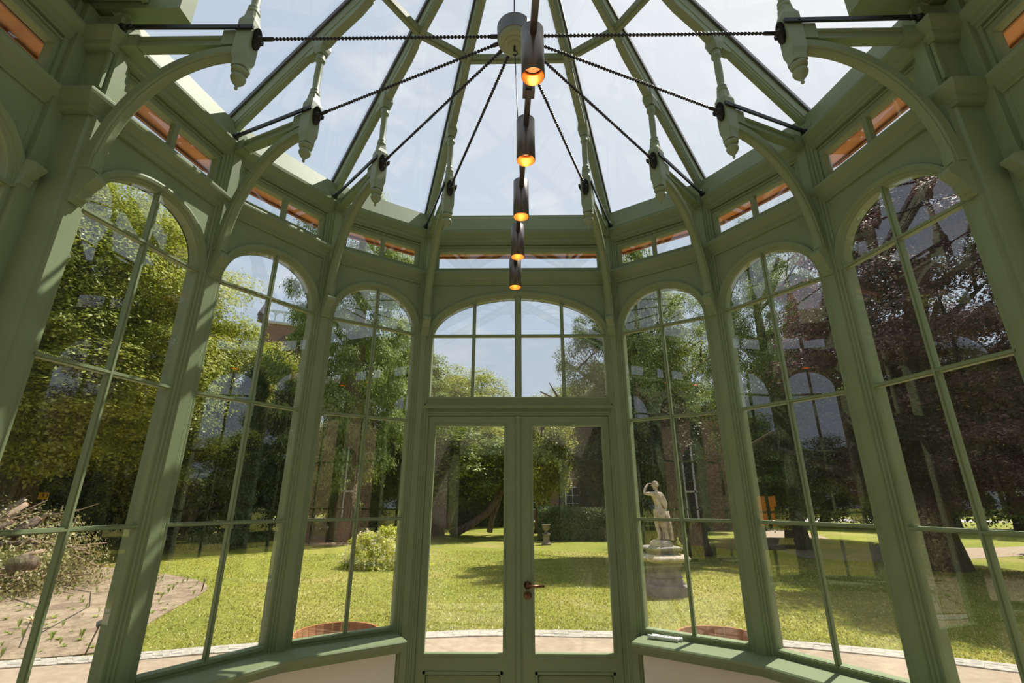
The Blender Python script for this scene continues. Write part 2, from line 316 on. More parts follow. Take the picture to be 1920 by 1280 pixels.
# arched windows
def arch_window(F,gw,zs,b,levels,verts,zb,zb_frame,idx,label,wide=None,n=2.15):
    root=empty('window_%d'%idx,F(0,0,zb)); struct(root,label,'window')
    S=root.location
    pts=arch_pts(gw,b,zs,n)
    # panel with moulded archivolt
    m=MB(); prof=[(0,-.05),(0,.004),(.010,.010),(.012,.018),(.020,.020),(.024,.030),(.040,.034),(.050,.030),(.052,.012)]
    vs=[];fs=[]; np_=len(pts)
    for o_,d in prof:
        for (u,z) in offset(pts,o_): vs.append(F(u,d,z))
    for i in range(len(prof)-1):
        for j in range(np_-1): fs.append((i*np_+j,i*np_+j+1,(i+1)*np_+j+1,(i+1)*np_+j))
    m.add(vs,fs)
    ob=offset(pts,.052); vs=[];fs=[]
    for (u,z) in ob: vs+= [F(u,.012,z),F(u,.012,3.37)]
    for j in range(np_-1): fs.append((2*j,2*j+1,2*j+3,2*j+2))
    m.add(vs,fs)
    for sgn in (-1,1):
        e=ob[0 if sgn<0 else -1]; m.boxf(F,min(e[0],sgn*F.hw),max(e[0],sgn*F.hw),-.05,.012,e[1],3.37)
    # outside face
    vs=[];fs=[]
    for (u,z) in pts: vs+= [F(u,-.06,z),F(u,-.06,3.50)]
    for j in range(np_-1): fs.append((2*j,2*j+1,2*j+3,2*j+2))
    m.add(vs,fs)
    m.build('arch_panel',PAINT,root,S)
    m=MB()
    def topz(u):
        c=min(1,abs(u)/gw); return zs+b*(1-c**n)**(1/n)
    for z in levels: m.boxf(F,-gw-.01,gw+.01,-.022,.010,z-.0105,z+.0105); m.boxf(F,-gw-.01,gw+.01,.010,.017,z-.0055,z+.0055)
    for u,w in verts:
        m.boxf(F,u-w/2,u+w/2,-.022,.0105,zb-.01,topz(u)+.01); m.boxf(F,u-w/4,u+w/4,.0105,.0175,zb-.01,topz(u)+.01)
    m.build('muntins',PAINT,root,S)
    m=MB(); 
    m.boxf(F,-F.hw+.03,F.hw-.03,-.05,.012,zb_frame,zb); m.boxf(F,-gw,gw,-.02,.018,zb-.016,zb-.004)
    m.build('bottom_rail',PAINT,root,S)
    m=MB(); q=[(gw+.005,zb-.005)]+[(x*1.01,z) for x,z in reversed(pts)]+[(-gw-.005,zb-.005)]
    m.add([F(u,-.006,z) for u,z in q],[tuple(range(len(q)))])
    m.build('glass_pane',GLASS,root,S)
    return root
def clerestory(F,gw,idx,label):
    root=empty('window_%d'%idx,F(0,0,3.5)); struct(root,label,'window'); S=root.location
    m=MB(); z0,z1=3.53,3.69
    m.boxf(F,-F.hw,F.hw,-.05,.0,3.49,z0); m.boxf(F,-F.hw,F.hw,-.05,.0,z1,3.76)
    m.boxf(F,-F.hw,-gw,-.05,0,z0,z1); m.boxf(F,gw,F.hw,-.05,0,z0,z1); m.boxf(F,-.014,.014,-.04,.0,z0,z1)
    for a in (-1,1): m.boxf(F,a*(F.hw-.07)-.006,a*(F.hw-.07)+.006,0,.008,3.50,3.75)
    m.boxf(F,-F.hw+.07,F.hw-.07,0,.008,3.728,3.74)
    m.build('frame',PAINT,root,S)
    m=MB(); m.add([F(-gw,-.02,z0),F(gw,-.02,z0),F(gw,-.02,z1),F(-gw,-.02,z1)],[(0,1,2,3)]); m.build('glass_pane',GLASS,root,S)
    m=MB(); m.boxf(F,-F.hw,F.hw,-.10,-.055,3.76,4.08); m.build('outer_board',CEDARD,root,S)
side={-1:'left',1:'right'}
ordn=['nearest the doors','second from the doors','third from the doors']
idx=1; GW=.319
for s,FS in ((-1,FL),(1,FR)):
    for k,F in enumerate(FS):
        arch_window(F,GW,2.90,.318,(2.909,2.200,1.490),((0,.021),),.80,.755,idx,'arched sash window of eight panes on the %s, %s'%(side[s],ordn[k])); idx+=1
        clerestory(F,.293,idx,'low strip window above the %s arched window %s'%(side[s],ordn[k])); idx+=1
arch_window(FD,.708,2.90,.345,(2.906,),((-.365,.026),(.365,.026),(0,.055)),2.392,2.33,idx,'wide arched fanlight of eight panes above the double doors',n=2.0); idx+=1
clerestory(FD,.695,idx,'wide low strip window above the fanlight over the doors'); idx+=1
for s,FS in ((-1,FBL),(1,FBR)):
    for k,F in enumerate(FS):
        arch_window(F,GW-.02,2.90,.298,(2.909,2.200,1.490),((0,.021),),.80,.755,idx,'arched window %s of the straight bay on the %s'%(['at the front','second','third','at the back'][k],side[s])); idx+=1
        clerestory(F,.28,idx,'low strip window %s of the straight bay on the %s'%(['at the front','second','third','at the back'][k],side[s])); idx+=1
m=MB()
for x0,x1,z0,z1 in ((-XW-.1,-1.1,0,4.1),(.75,XW+.1,0,4.1),(-1.1,.75,2.42,4.1)): m.box(x0,x1,YB-.12,YB,z0,z1)
struct(m.build('wall_back',mat('taupe_plaster',(.36,.31,.25),.9)),'beige plastered rear wall with a wide open doorway','wall')
m=MB()
for x0,x1,z0,z1 in ((-1.24,-1.08,0,2.56),(.73,.89,0,2.56),(-1.24,.89,2.40,2.56)): m.box(x0,x1,YB-.14,YB+.03,z0,z1)
struct(m.build('trim_41',PAINT),'sage green casing round the rear doorway','trim')
m=MB(); m.box(-3,-2.9,-7,YB-.12,0,3); m.box(2.9,3,-7,YB-.12,0,3); m.box(-3,3,-7.1,-7,0,3); m.box(-3,3,-7,YB-.12,3,3.1); m.box(-3,3,-7,YB-.12,-.05,0)
struct(m.build('wall_hallway',mat('brown_hall_wall',(.20,.16,.12),.8)),'dim hallway behind the rear doorway','wall')
# columns
def column(V,F1,F2,z0,z1,name_label,wide=.04):
    # F1: facet ending at V (B side), F2: facet starting at V (A side)
    half=[(.083,-.06),(.083,.010),(.079,.014),(.066,.014),(.064,.022),(.058,.026),(.052,.026),(.050,.036),(.046,.040),(.040,.040),(.037,.052)]
    pts=[]
    for s_,d in half: pts.append(F1.B-F1.t*s_+F1.n*d)
    for s_,d in reversed(half): pts.append(F2.A+F2.t*s_+F2.n*d)
    back=[F2.A+F2.t*.05-F2.n*.09, F1.B-F1.t*.05-F1.n*.09]
    pts+=back
    m=MB(); n=len(pts)
    m.add([(p.x,p.y,z0) for p in pts]+[(p.x,p.y,z1) for p in pts],[(i,(i+1)%n,(i+1)%n+n,i+n) for i in range(n)]+[tuple(range(n)),tuple(range(2*n-1,n-1,-1))])
    return trim(m,PAINT,name_label)
for s in (-1,1):
    fs=[FD]+(FL if s<0 else FR)
    for i in range(3):
        a,b=fs[i],fs[i+1]
        if s<0: a,b=b,a
        column(vert(i,s),a,b,0 if i==0 else .75,3.96,'moulded sage green window post on the %s, %s'%(side[s],['beside the doors','second from the doors','third from the doors'][i]))
for s in (-1,1):   # big piers where the straight bay begins
    F3=(FL if s<0 else FR)[2]; V=vert(3,s); m=MB()
    e=-1 if s<0 else 1
    def q(sd,d): return (F3.A+F3.t*sd+F3.n*d) if s<0 else (F3.B-F3.t*sd+F3.n*d)
    pts=[q(.083,-.06),q(.083,.010),q(.066,.014),q(.064,.024),q(.050,.026),q(.048,.038),q(.03,.042),Vector((e*(RV-.045),-.018,0)),Vector((e*(RV-.02),-.022,0)),Vector((e*(RV-.012),-.034,0)),Vector((e*(XW-.045),-.034,0)),Vector((e*(XW-.045),-.10,0)),Vector((e*(XW-.014),-.10,0)),Vector((e*(XW-.014),-.121,0)),Vector((e*(XW+.07),-.121,0)),Vector((e*(XW+.07),.08,0))]
    n=len(pts); m.add([(p.x,p.y,0) for p in pts]+[(p.x,p.y,4.0) for p in pts],[(i,(i+1)%n,(i+1)%n+n,i+n) for i in range(n)]+[tuple(range(n)),tuple(range(2*n-1,n-1,-1))])
    # wall panel framing on the face
    m.box(min(e*2.03,e*2.045),max(e*2.03,e*2.045),-.045,-.03,3.52,3.74)
    trim(m,PAINT,'broad sage green corner pier on the %s where the bay begins'%side[s])
    fb=FBL if s<0 else FBR
    for j in range(3):
        A,B=(fb[j+1],fb[j]) if s<0 else (fb[j],fb[j+1])
        column(None,A,B,.75,3.96,'moulded sage green window post of the straight bay %s, number %s from the corner pier'%(side[s],['one','two','three'][j]))
# corbel on the straight wall
def corbel_profile(): return [(0,0),(.022,.004),(.026,.020),(.040,.028),(.046,.052),(.050,.060),(.050,.070),(.066,.088),(.086,.110),(.094,.116),(.094,.136),(.078,.148),(.066,.160),(.0,.175)]
def corbel(mb,fn,w=.056):
    pr=corbel_profile(); n=len(pr)
    mb.add([fn(d,-w/2,z) for d,z in pr]+[fn(d,w/2,z) for d,z in pr],[(i,(i+1)%n,(i+1)%n+n,i+n) for i in range(n)]+[tuple(range(n)),tuple(range(2*n-1,n-1,-1))])
for s in (-1,1):
    m=MB(); corbel(m,lambda d,w,z:Vector((s*(XW-.012-d),-.085+w*.85,2.90+z*.85)),.05); trim(m,PAINT,'scrolled corbel on the straight wall beside the %s corner pier'%side[s])
# ------------------------------------------------------------------ doors
def door_casing():
    F=FD; m=MB()
    for u in (-1,1):
        m.boxf(F,min(u*.700,u*.708),max(u*.700,u*.708),-.06,.018,0,2.30)
    m.boxf(F,-.706,.706,-.06,.012,2.245,2.33); m.boxf(F,-.706,.706,.012,.022,2.262,2.272)
    m.boxf(F,-.75,.75,-.05,.034,2.300,2.322); m.boxf(F,-.745,.745,-.05,.026,2.322,2.336); m.boxf(F,-.712,.712,-.05,.018,2.336,2.352)
    trim(m,PAINT,'moulded door lintel between the double doors and the fanlight')
    m=MB(); m.boxf(F,-.72,.72,-.12,.02,-.14,.012); trim(m,KERB,'pale stone threshold under the double doors')
door_casing()
def door_leaf(s,idx):
    F=FD; root=empty('door_%d'%idx,F(s*.35,0,.012)); struct(root,'sage green glazed door leaf on the %s of the pair'%side[s],'door'); S=root.location
    g0,g1,gb,gt=.108,.645,.633,2.165
    def B(m,a,b,d0,d1,z0,z1): m.boxf(F,min(s*a,s*b),max(s*a,s*b),d0,d1,z0,z1)
    m=MB(); B(m,.004,g0,-.04,.0,.012,2.24); B(m,g1,.699,-.04,.0,.012,2.24); B(m,g0,g1,-.04,0,gt,2.24); B(m,g0,g1,-.04,0,.53,gb); B(m,g0,g1,-.04,0,.012,.13)
    B(m,g0,g1,-.035,-.014,.13,.53)
    m.build('leaf_frame',PAINT,root,S)
    m=MB() # beads
    for a,b,z0,z1 in ((g0-.014,g0+.002,gb-.014,gt+.014),(g1-.002,g1+.014,gb-.014,gt+.014)): B(m,a,b,-.02,.006,z0,z1)
    B(m,g0,g1,-.02,.006,gt-.002,gt+.014); B(m,g0,g1,-.02,.008,gb-.014,gb+.002)
    m.build('glazing_bead',PAINT,root,S)
    m=MB(); 
    for a,b,z0,z1 in ((g0,g0+.016,.13,.53),(g1-.016,g1,.13,.53),(g0,g1,.514,.53),(g0,g1,.13,.146)): B(m,a,b,-.03,.006,z0,z1)
    for a,b,z0,z1 in ((g0+.024,g0+.03,.154,.506),(g1-.03,g1-.024,.154,.506),(g0+.024,g1-.024,.50,.506),(g0+.024,g1-.024,.154,.16)): B(m,a,b,-.03,-.006,z0,z1)
    m.build('lower_panel',PAINT,root,S)
    m=MB(); m.add([F(s*g0,-.012,gb),F(s*g1,-.012,gb),F(s*g1,-.012,gt),F(s*g0,-.012,gt)],[(0,1,2,3)]); m.build('glass_pane',GLASS,root,S)
    if s<0:
        m=MB(); m.boxf(F,-.020,.016,0,.014,.012,2.24); m.boxf(F,-.010,.006,.014,.020,.012,2.24); m.build('meeting_strip',PAINT,root,S)
    else:
        m=MB(); m.smooth=True; P=F(.062,0,1.052)
        m.lathe([(.026,0),(.026,-.006),(.012,-.009),(.0105,-.045),(.0,-.045)],20,P,'Y')
        m.tube([P+Vector((0,-.042,0)),P+Vector((.02,-.046,0)),P+Vector((.115,-.046,0))],.0088,12)
        h=m.build('door_handle',HARDW,root,S); 
        m=MB(); P=F(.062,0,.988); m.smooth=True; m.lathe([(.026,0),(.026,-.006),(.022,-.008),(0,-.008)],20,P,'Y'); m.smooth=False
        m.box(P.x-.004,P.x+.004,P.y-.014,P.y-.008,P.z-.012,P.z+.012); k=m.build('thumb_turn',HARDW,root,S)
    return root
door_leaf(-1,1); door_leaf(1,2)
# ------------------------------------------------------------------ glass roof
SLP=.62; ZB=4.03; DEP=.115
def rz(r,off=0): return ZB+off+SLP*(RV-r)
ceil=empty('ceiling',(0,0,4.1)); struct(ceil,'glazed roof of sage green rafters and clear panes','ceiling'); CS=Vector((0,0,4.1))
def rafter_mesh(mb,A,B,w,dep):
    """A,B on lower edge; moulded lower edge"""
    A=Vector(A);B=Vector(B); t=(B-A).normalized(); X=t.cross(Vector((0,0,1))).normalized(); Y=X.cross(t)
    pr=[(-.014,0),(.014,0),(.018,.006),(.018,.014),(.024,.020),(.024,.034),(.030,.040),(w/2,.048),(w/2,dep),(-w/2,dep),(-w/2,.048),(-.030,.040),(-.024,.034),(-.024,.020),(-.018,.014),(-.018,.006)]
    pr=[(a,b) for a,b in pr]
    mb.m=0; mb.sweep([A,B],[(X,Y),(X,Y)],pr)
    mb.m=1; mb.sweep([A,B],[(X,Y),(X,Y)],[(-w/2-.014,dep),(w/2+.014,dep),(w/2+.014,dep+.03),(-w/2-.014,dep+.03)])
angs=[-90+22.5*i for i in range(9)]
angs=[-90,-67.5,-45,-22.5,22.5,45,67.5,90]
for a in angs:
    an=R_(a); d=Vector((math.sin(an),math.cos(an),0)); m=MB()
    r0=2.10; rafter_mesh(m,d*r0+Vector((0,0,rz(r0))),d*.05+Vector((0,0,rz(.05))),.056 if abs(a)<90 else .085,DEP)
    # swelling where the hanging post joins, and the curved underside above it
    m.m=0; X=Vector((d.y,-d.x,0))
    def P(r,off,w): return d*r+X*w+Vector((0,0,rz(r)+off))
    for (ra,rb,oa,ob_) in ((1.50,1.44,.01,-.02),(1.44,1.34,-.02,-.02),(1.34,1.26,-.02,-.004),(1.26,1.10,-.004,-.012),(1.10,1.02,-.012,.01)):
        c=[P(r,o,w) for r,o in ((ra,oa),(rb,ob_)) for w in (-.026,.026)]+[P(r,.04,w) for r in (ra,rb) for w in (-.026,.026)]
        m.add(c,[(0,1,3,2),(4,6,7,5),(0,2,6,4),(1,5,7,3),(0,4,5,1),(2,3,7,6)])
    m.build('rafter',[PAINTL,GASKET],ceil,CS)
rp=.97
for i in range(7):
    a0,a1=R_(angs[i]),R_(angs[i+1]); z=rz(rp,.05)
    m=MB(); A=Vector((math.sin(a0)*rp,math.cos(a0)*rp,z)); B=Vector((math.sin(a1)*rp,math.cos(a1)*rp,z)); t=(B-A).normalized()
    m.bar(A+t*.02,B-t*.02,.05,.045); m.bar(A+t*.02-Vector((0,0,.028)),B-t*.02-Vector((0,0,.028)),.026,.016); m.build('purlin',PAINTL,ceil,CS)
    m=MB(); rg=2.17; zg=DEP/math.cos(math.atan(SLP))
    p=[Vector((math.sin(a)*r,math.cos(a)*r,rz(r,zg))) for a,r in ((a0,rg),(a1,rg),(a1,.02),(a0,.02))]
    # keep panes planar: edges share the hip height
    m.add(p,[(0,1,2,3)]); m.build('roof_pane',RGLASS,ceil,CS)
for s in (-1,1):
    m=MB(); m.box(min(s*1.93,s*2.27),max(s*1.93,s*2.27),YB,-.05,4.085,4.12); m.box(min(s*1.92,s*1.95),max(s*1.92,s*1.95),YB,-.05,4.07,4.16); m.build('eaves_soffit_board',PAINT,ceil,CS)
    m=MB(); m.box(min(s*1.75,s*2.27),max(s*1.75,s*2.27),-.045,.045,4.04,4.22); m.build('rafter_foot',PAINT,ceil,CS)
NS=(rz(0,.0)-4.02)/XW
for s in (-1,1):
    for j in range(1,5):
        y=-.02-bw*j+ (.06 if j==4 else 0); m=MB(); rafter_mesh(m,(s*(XW+.04),y,4.0),(s*.03,y,rz(.03)),.05,DEP); m.build('rafter',[PAINTL,GASKET],ceil,CS)
    m=MB(); zc=DEP+.02; m.add([(s*(XW+.12),0,3.98+zc),(s*(XW+.12),YB,3.98+zc),(s*.02,YB,rz(.02)+zc),(s*.02,0,rz(.02)+zc)],[(0,1,2,3)]); m.build('roof_pane',RGLASS,ceil,CS)
m=MB(); m.box(-.05,.05,YB,.03,rz(0)-.06,rz(0)+.17); m.build('ridge_beam',PAINTL,ceil,CS)
m=MB(); m.add([(-XW,YB-.02,4.08),(XW,YB-.02,4.08),(0,YB-.02,rz(0)+.12)],[(0,1,2)]); m.build('gable_pane',RGLASS,ceil,CS)
m=MB(); m.lathe([(.0,-.16),(.02,-.15),(.03,-.12),(.06,-.10),(.075,-.06),(.09,-.05),(.09,.05),(0,.05)],16,(0,0,rz(0))); m.build('ridge_boss',PAINTL,ceil,CS)
# ------------------------------------------------------------------ roof brackets (local x = inward from r=2.0)
def make_bracket():
    root=empty('roof_bracket',(0,0,2.9)); S=Vector((0,0,2.9))
    XP=.61   # post axis at r=1.39
    m=MB(); corbel(m,lambda d,w,z:Vector((d-.01,w,2.885+z)),.058); m.box(-.02,.045,-.027,.027,3.03,3.14); m.build('corbel',PAINT,root,S)
    # arch
    m=MB(); a,b=.565,.70; cx,cz=.585,3.06; N=26; pts=[];fr=[]
    for i in range(N+1):
        t=PI-(PI/2)*i/N*1.0
        x=cx+a*math.cos(t); z=cz+b*math.sin(t); tx,tz=-a*math.sin(t),b*math.cos(t); l=math.hypot(tx,tz); tx/=-l*-1;tz/=l*1
        # outward normal of ellipse
        nx,nz=math.cos(t)/a,math.sin(t)/b; l2=math.hypot(nx,nz); nx/=l2;nz/=l2
        pts.append((x,0,z)); fr.append((Vector((0,1,0)),Vector((nx,0,nz))))
    pr=[(-.030,-.010),(-.030,.030),(.030,.030),(.030,-.010),(.022,-.016),(.022,-.022),(.014,-.028),(-.014,-.028),(-.022,-.022),(-.022,-.016)]
    m.sweep(pts,fr,pr); 
    m.build('arch_rib',PAINT,root,S)
    m=MB(); prs=[(-.026,-.034),(.026,-.034),(.026,-.022),(.018,-.018),(.018,.010),(.026,.014),(.026,.030),(-.026,.030),(-.026,.014),(-.018,.010),(-.018,-.018),(-.026,-.022)]
    A=Vector((-.01,0,3.835));B=Vector((XP-.02,0,3.835)); fr2=(Vector((0,1,0)),Vector((0,0,1))); m.sweep([A,B],[fr2,fr2],prs)
    m.box(-.05,.07,-.034,.034,3.795,3.87); m.box(XP-.11,XP-.03,-.032,.032,3.80,3.895)
    m.build('strut',PAINT,root,S)
    # post
    m=MB(); q=PI/4
    m.lathe([(.032,3.66),(.040,3.69),(.040,3.96),(.034,3.975),(.028,3.985)],4,(XP,0,0),'Z') if False else None
    def sqb(pr): 
        vs=[]
        for h,w in pr:
            c=w*.30
            vs+=[Vector((XP+x,y,h)) for x,y in ((-w+c,-w),(w-c,-w),(w,-w+c),(w,w-c),(w-c,w),(-w+c,w),(-w,w-c),(-w,-w+c))] if h in OCT else [Vector((XP+x,y,h)) for x,y in ((-w*.95,-w),(w*.95,-w),(w,-w*.95),(w,w*.95),(w*.95,w),(-w*.95,w),(-w,w*.95),(-w,-w*.95))]
        n=len(pr); m.add(vs,[(i*8+j,i*8+(j+1)%8,(i+1)*8+(j+1)%8,(i+1)*8+j) for i in range(n-1) for j in range(8)]+[tuple(range(7,-1,-1)),tuple((n-1)*8+j for j in range(8))])
    OCT={3.665,3.70,4.00,4.035,4.375,4.40,4.515}
    sqb([(3.665,.036),(3.70,.036),(3.735,.040),(3.965,.040),(4.00,.031),(4.035,.028)])
    m.smooth=True
    m.lathe([(.028,4.035),(.032,4.045),(.032,4.058),(.024,4.066),(.030,4.078),(.024,4.088),(.021,4.10),(.0235,4.20),(.021,4.30),(.024,4.315),(.031,4.325),(.031,4.336),(.024,4.344),(.030,4.36),(.026,4.372)],14,(XP,0,0))
    m.smooth=False
    sqb([(4.375,.030),(4.40,.036),(4.43,.040),(4.515,.036)])
    m.build('hanging_post',PAINTL,root,S)
    m=MB(); m.smooth=True
    m.lathe([(0,3.535),(.006,3.538),(.009,3.545),(.006,3.553),(.010,3.562),(.022,3.576),(.032,3.592),(.036,3.606),(.032,3.618),(.024,3.622),(.024,3.630),(.036,3.636),(.040,3.646),(.038,3.658),(.030,3.664),(.030,3.670)],16,(XP,0,0))
    m.build('drop_finial',PAINTL,root,S)
    # rosette
    m=MB(); x0=XP+.040; NA=110; NB=14; vs=[];fs=[]
    for i in range(NA+1):
        q=-1+2*i/NA; e=math.sqrt(max(0,1-abs(q)**2.6)); rb=(.86+.14*math.cos(PI*26*q))
        pinch=1-.28*math.exp(-(q/.16)**2)
        for j in range(NB):
            bt=2*PI*j/NB; vs.append((x0+.010+.020*math.cos(bt)*e*rb*pinch,.027*math.sin(bt)*e*rb,3.868+.070*q))
    for i in range(NA):
        for j in range(NB): l=(j+1)%NB; fs.append((i*NB+j,i*NB+l,(i+1)*NB+l,(i+1)*NB+j))
    m.smooth=True; m.add(vs,fs)
    m.lathe([(.020,x0+.014),(.019,x0+.026),(.012,x0+.032),(.010,x0+.04),(.010,x0+.055),(0,x0+.055)],18,(0,0,3.868),'X')
    m.build('iron_rosette',IRON,root,S)
    for w in (-1,1):
        m=MB(); m.bar((-.005,w*.047,3.905),(XP+.052,w*.047,3.895),.012,.024); m.smooth=True
        m.lathe([(0,-.022),(.014,-.018),(.020,0),(.014,.018),(0,.022)],10,(-.012,w*.047,3.905),'X'); m.lathe([(.013,-.01),(.015,0),(.012,.01)],8,(.03,w*.047,3.905),'X'); m.lathe([(.005,w*.050),(.005,w*.056),(0,w*.056)],8,(XP-.02,0,3.896),'Y')
        m.build('tie_rod',IRON,root,S)
    return root
br=make_bracket(); first=True
def lab(i,s): return ['beside the door frame','second out from the doors','third out from the doors','at the corner pier'][i]
for s in (-1,1):
    for i in range(4):
        o=br if first else copy_tree(br); first=False
        a=s*R_(22.5+22.5*i); o.location=(2.0*math.sin(a),2.0*math.cos(a),2.9); o.rotation_euler=(0,0,math.atan2(-math.cos(a),-math.sin(a)))
        tag(o,'sage green arched roof bracket with drop finial on the %s, %s'%(side[s],lab(i,s)),'bracket','arched brackets under the glass roof')
# hub and bead chains
m=MB(); m.smooth=False; hubr=empty('chain_hub',(-.012,0,3.80)); tag(hubr,'round grey and green hub where the bead chains meet','hub')
m.lathe([(.0,3.80),(.030,3.80),(.034,3.806),(.052,3.806),(.056,3.812),(.070,3.812),(.080,3.822),(.084,3.84),(0,3.84)],40); m.build('green_disc',PAINTL,hubr,(0,0,3.80))
m=MB(); m.lathe([(.078,3.835),(.088,3.84),(.090,3.92),(.084,3.928),(0,3.93)],40); m.build('grey_collar',mat('grey_painted_iron',(.13,.14,.145),.45,.3),hubr,(0,0,3.80))
m=MB(); m.tube([(0.0,0,3.80),(0,0,3.77)],.006,8); m.tube([(0,0,3.772),(.012,0,3.762),(.014,0,3.748),(.004,0,3.738),(-.008,0,3.745)],.0035,8); m.build('hook',IRON,hubr,(0,0,3.80))
def make_chain():
    root=empty('bead_chain',(0,0,3.868)); x0,x1=.085,1.315
    m=MB(); m.smooth=True; n=60; L=(x1-x0-.10)/n; pr=[(0,x0+.04)]
    for i in range(n):
        b=x0+.05+i*L; pr+=[(.0030,b),(.0082,b+L*.28),(.0096,b+L*.5),(.0082,b+L*.72)]
    pr.append((0,x1-.05)); m.lathe(pr,8,(0,0,0),'X'); m.build('beads',IRON,root)
    for a,b in ((x0,x0+.055),(x1-.06,x1)):
        m=MB(); m.smooth=True; m.lathe([(.007,a),(.0105,a+.006),(.0105,b-.008),(.006,b)],10,(0,0,0),'X'); m.build('end_sleeve',IRON,root)
    return root
ch=make_chain(); first=True
for s in (-1,1):
    for i in range(4):
        o=ch if first else copy_tree(ch); first=False; a=s*R_(22.5+22.5*i); o.location=(0,0,3.868); o.rotation_euler=(0,0,math.atan2(math.cos(a),math.sin(a)))
        tag(o,'dark iron bead chain from the hub to the %s bracket %s'%(side[s],lab(i,s)),'chain','bead chains radiating from the hub')
m=MB(); m.tube([(-.012,0,3.93),(-.02,0,5.2)],.0035,6); tag(m.build('hub_cable',WIRE),'thin dark cable holding the hub from the roof peak','cable')
# ------------------------------------------------------------------ track lamps
LX=.017
SK=math.atan(.032/.73)
rail=empty('lamp_rail',(LX,0,2.94),SK); tag(rail,'long slim bronze rail carrying the row of spot lamps','rail')
m=MB(); m.boxf(lambda u,d,z:(u,d,z),LX-.010,LX+.010,-1.25,.80,2.932,2.956); m.build('bar',BRONZE,rail,(LX,0,2.94))
for y in (-.545,.18,.50): m=MB(); m.box(LX-.020,LX+.020,y-.018,y+.018,2.925,2.964); m.build('joint_block',BRONZE,rail,(LX,0,2.94))
for (xa,za,xb,zb) in ((.0,3.75,LX,2.956),):
    m=MB(); m.tube([(xa-.010,-.0,za),(xb,.03,zb)],.0028,6); tag(m.build('rail_cable',WIRE),'thin black cable hanging from the hub hook to the lamp rail','cable')
m=MB(); m.tube([(LX+.0,-.95,2.956),(LX,-.95,rz(0)-.05)],.0016,6); tag(m.build('rail_wire',WIRE),'fine wire holding the near end of the lamp rail','cable')
def make_lamp():
    root=empty('spot_lamp',(0,0,2.80)); S=Vector((0,0,2.80))
    m=MB(); m.smooth=True; r=.0345
    m.lathe([(r-.002,2.80),(r,2.802),(r,2.982),(r-.004,2.986),(0,2.986)],32); m.v=m.v; 
    me=m
    # drop the bottom cap so the tube is open
    m.f=[f for f in m.f if len(f)<=4]; m.mi=m.mi[:len(m.f)]; m.sm=m.sm[:len(m.f)]
    m.smooth=False; m.lathe([(0,2.9865),(r-.004,2.9865)],32)
    m.build('housing',BRONZE,root,S)
    m=MB(); m.smooth=True; m.lathe([(r-.002,2.80),(r-.0025,2.85)],32); m.f=[f for f in m.f if len(f)<=4]; m.mi=m.mi[:len(m.f)]; m.sm=m.sm[:len(m.f)]; m.build('copper_lining',COPPERIN,root,S)
    m=MB(); m.lathe([(r-.002,2.846),(r-.007,2.846)],32); m.f=m.f[:32]; m.mi=m.mi[:32]; m.sm=m.sm[:32]; m.build('dark_ring',RUBBER,root,S)
    m=MB(); pr=[]
    for i in range(7): rr=(r-.006)*(1-i*.09); pr+=[(rr,2.846+i*.006),(rr*.97,2.846+i*.006+.003)]
    m.lathe(pr,32); m.f=[f for f in m.f if len(f)<=4]; m.mi=m.mi[:len(m.f)]; m.sm=m.sm[:len(m.f)]; m.build('reflector',REFL,root,S)
    m=MB(); m.lathe([(.0,2.886),(.015,2.886)],20); m.build('emitter',LED,root,S)
    return root
lp=make_lamp(); YL=[-.730,-.365,0,.365,.730]; nml=['nearest','second nearest','middle','second farthest','farthest']
for i,y in enumerate(YL):
    o=lp if i==0 else copy_tree(lp); o.location=(LX-y*.032/.73,y,2.80)
    tag(o,'bronze cylinder spot lamp glowing orange, %s of the five on the rail'%nml[i],'lamp','spot lamps on the hanging rail')
    sp=bpy.data.lights.new('spot_bulb','SPOT'); sp.energy=1.0; sp.color=(1,.62,.3); sp.spot_size=R_(70); sp.shadow_soft_size=.012
    so2=bpy.data.objects.new('spot_bulb',sp); COL.objects.link(so2); so2.parent=o; so2.location=(0,0,.082)
    pt=bpy.data.lights.new('lining_glow','POINT'); pt.energy=.006; pt.color=(1,.55,.2); pt.shadow_soft_size=.006
    so3=bpy.data.objects.new('lining_glow',pt); COL.objects.link(so3); so3.parent=o; so3.location=(0,.012,.035)
# white tubes on the right sill
F=FR[0]
for k,(u0,d0,u1,d1) in enumerate(((-.275,.090,-.085,.070),(-.255,.060,-.065,.045))):
    root=empty('white_tube',F(u0,d0,.763)); tag(root,['white plastic tube on the right sill, the front one of two','white plastic tube on the right sill, behind the front one'][k],'tube','white plastic tubes on the sill')
    A=F(u0,d0,.776);B=F(u1,d1,.776); t=(B-A).normalized(); S=root.location
    m=MB(); m.tube([A+t*.045,B-t*.04],.0105,14); m.build('shaft',WHITEP,root,S)
    m=MB(); m.tube([A,A+t*.046],.0125,14); m.build('sleeve',WHITEP,root,S)
    m=MB()
    for q in range(4): m.tube([B-t*(.045-q*.012),B-t*(.045-q*.012-.007)],.013,14)
    m.tube([B-t*.04,B],.009,12); m.build('ridged_end',WHITEP,root,S)
    m=MB(); c=A.lerp(B,.55); m.tube([c+Vector((0,0,.009)),c+Vector((0,0,.0125))],.004,8); m.build('button',GREYM,root,S)

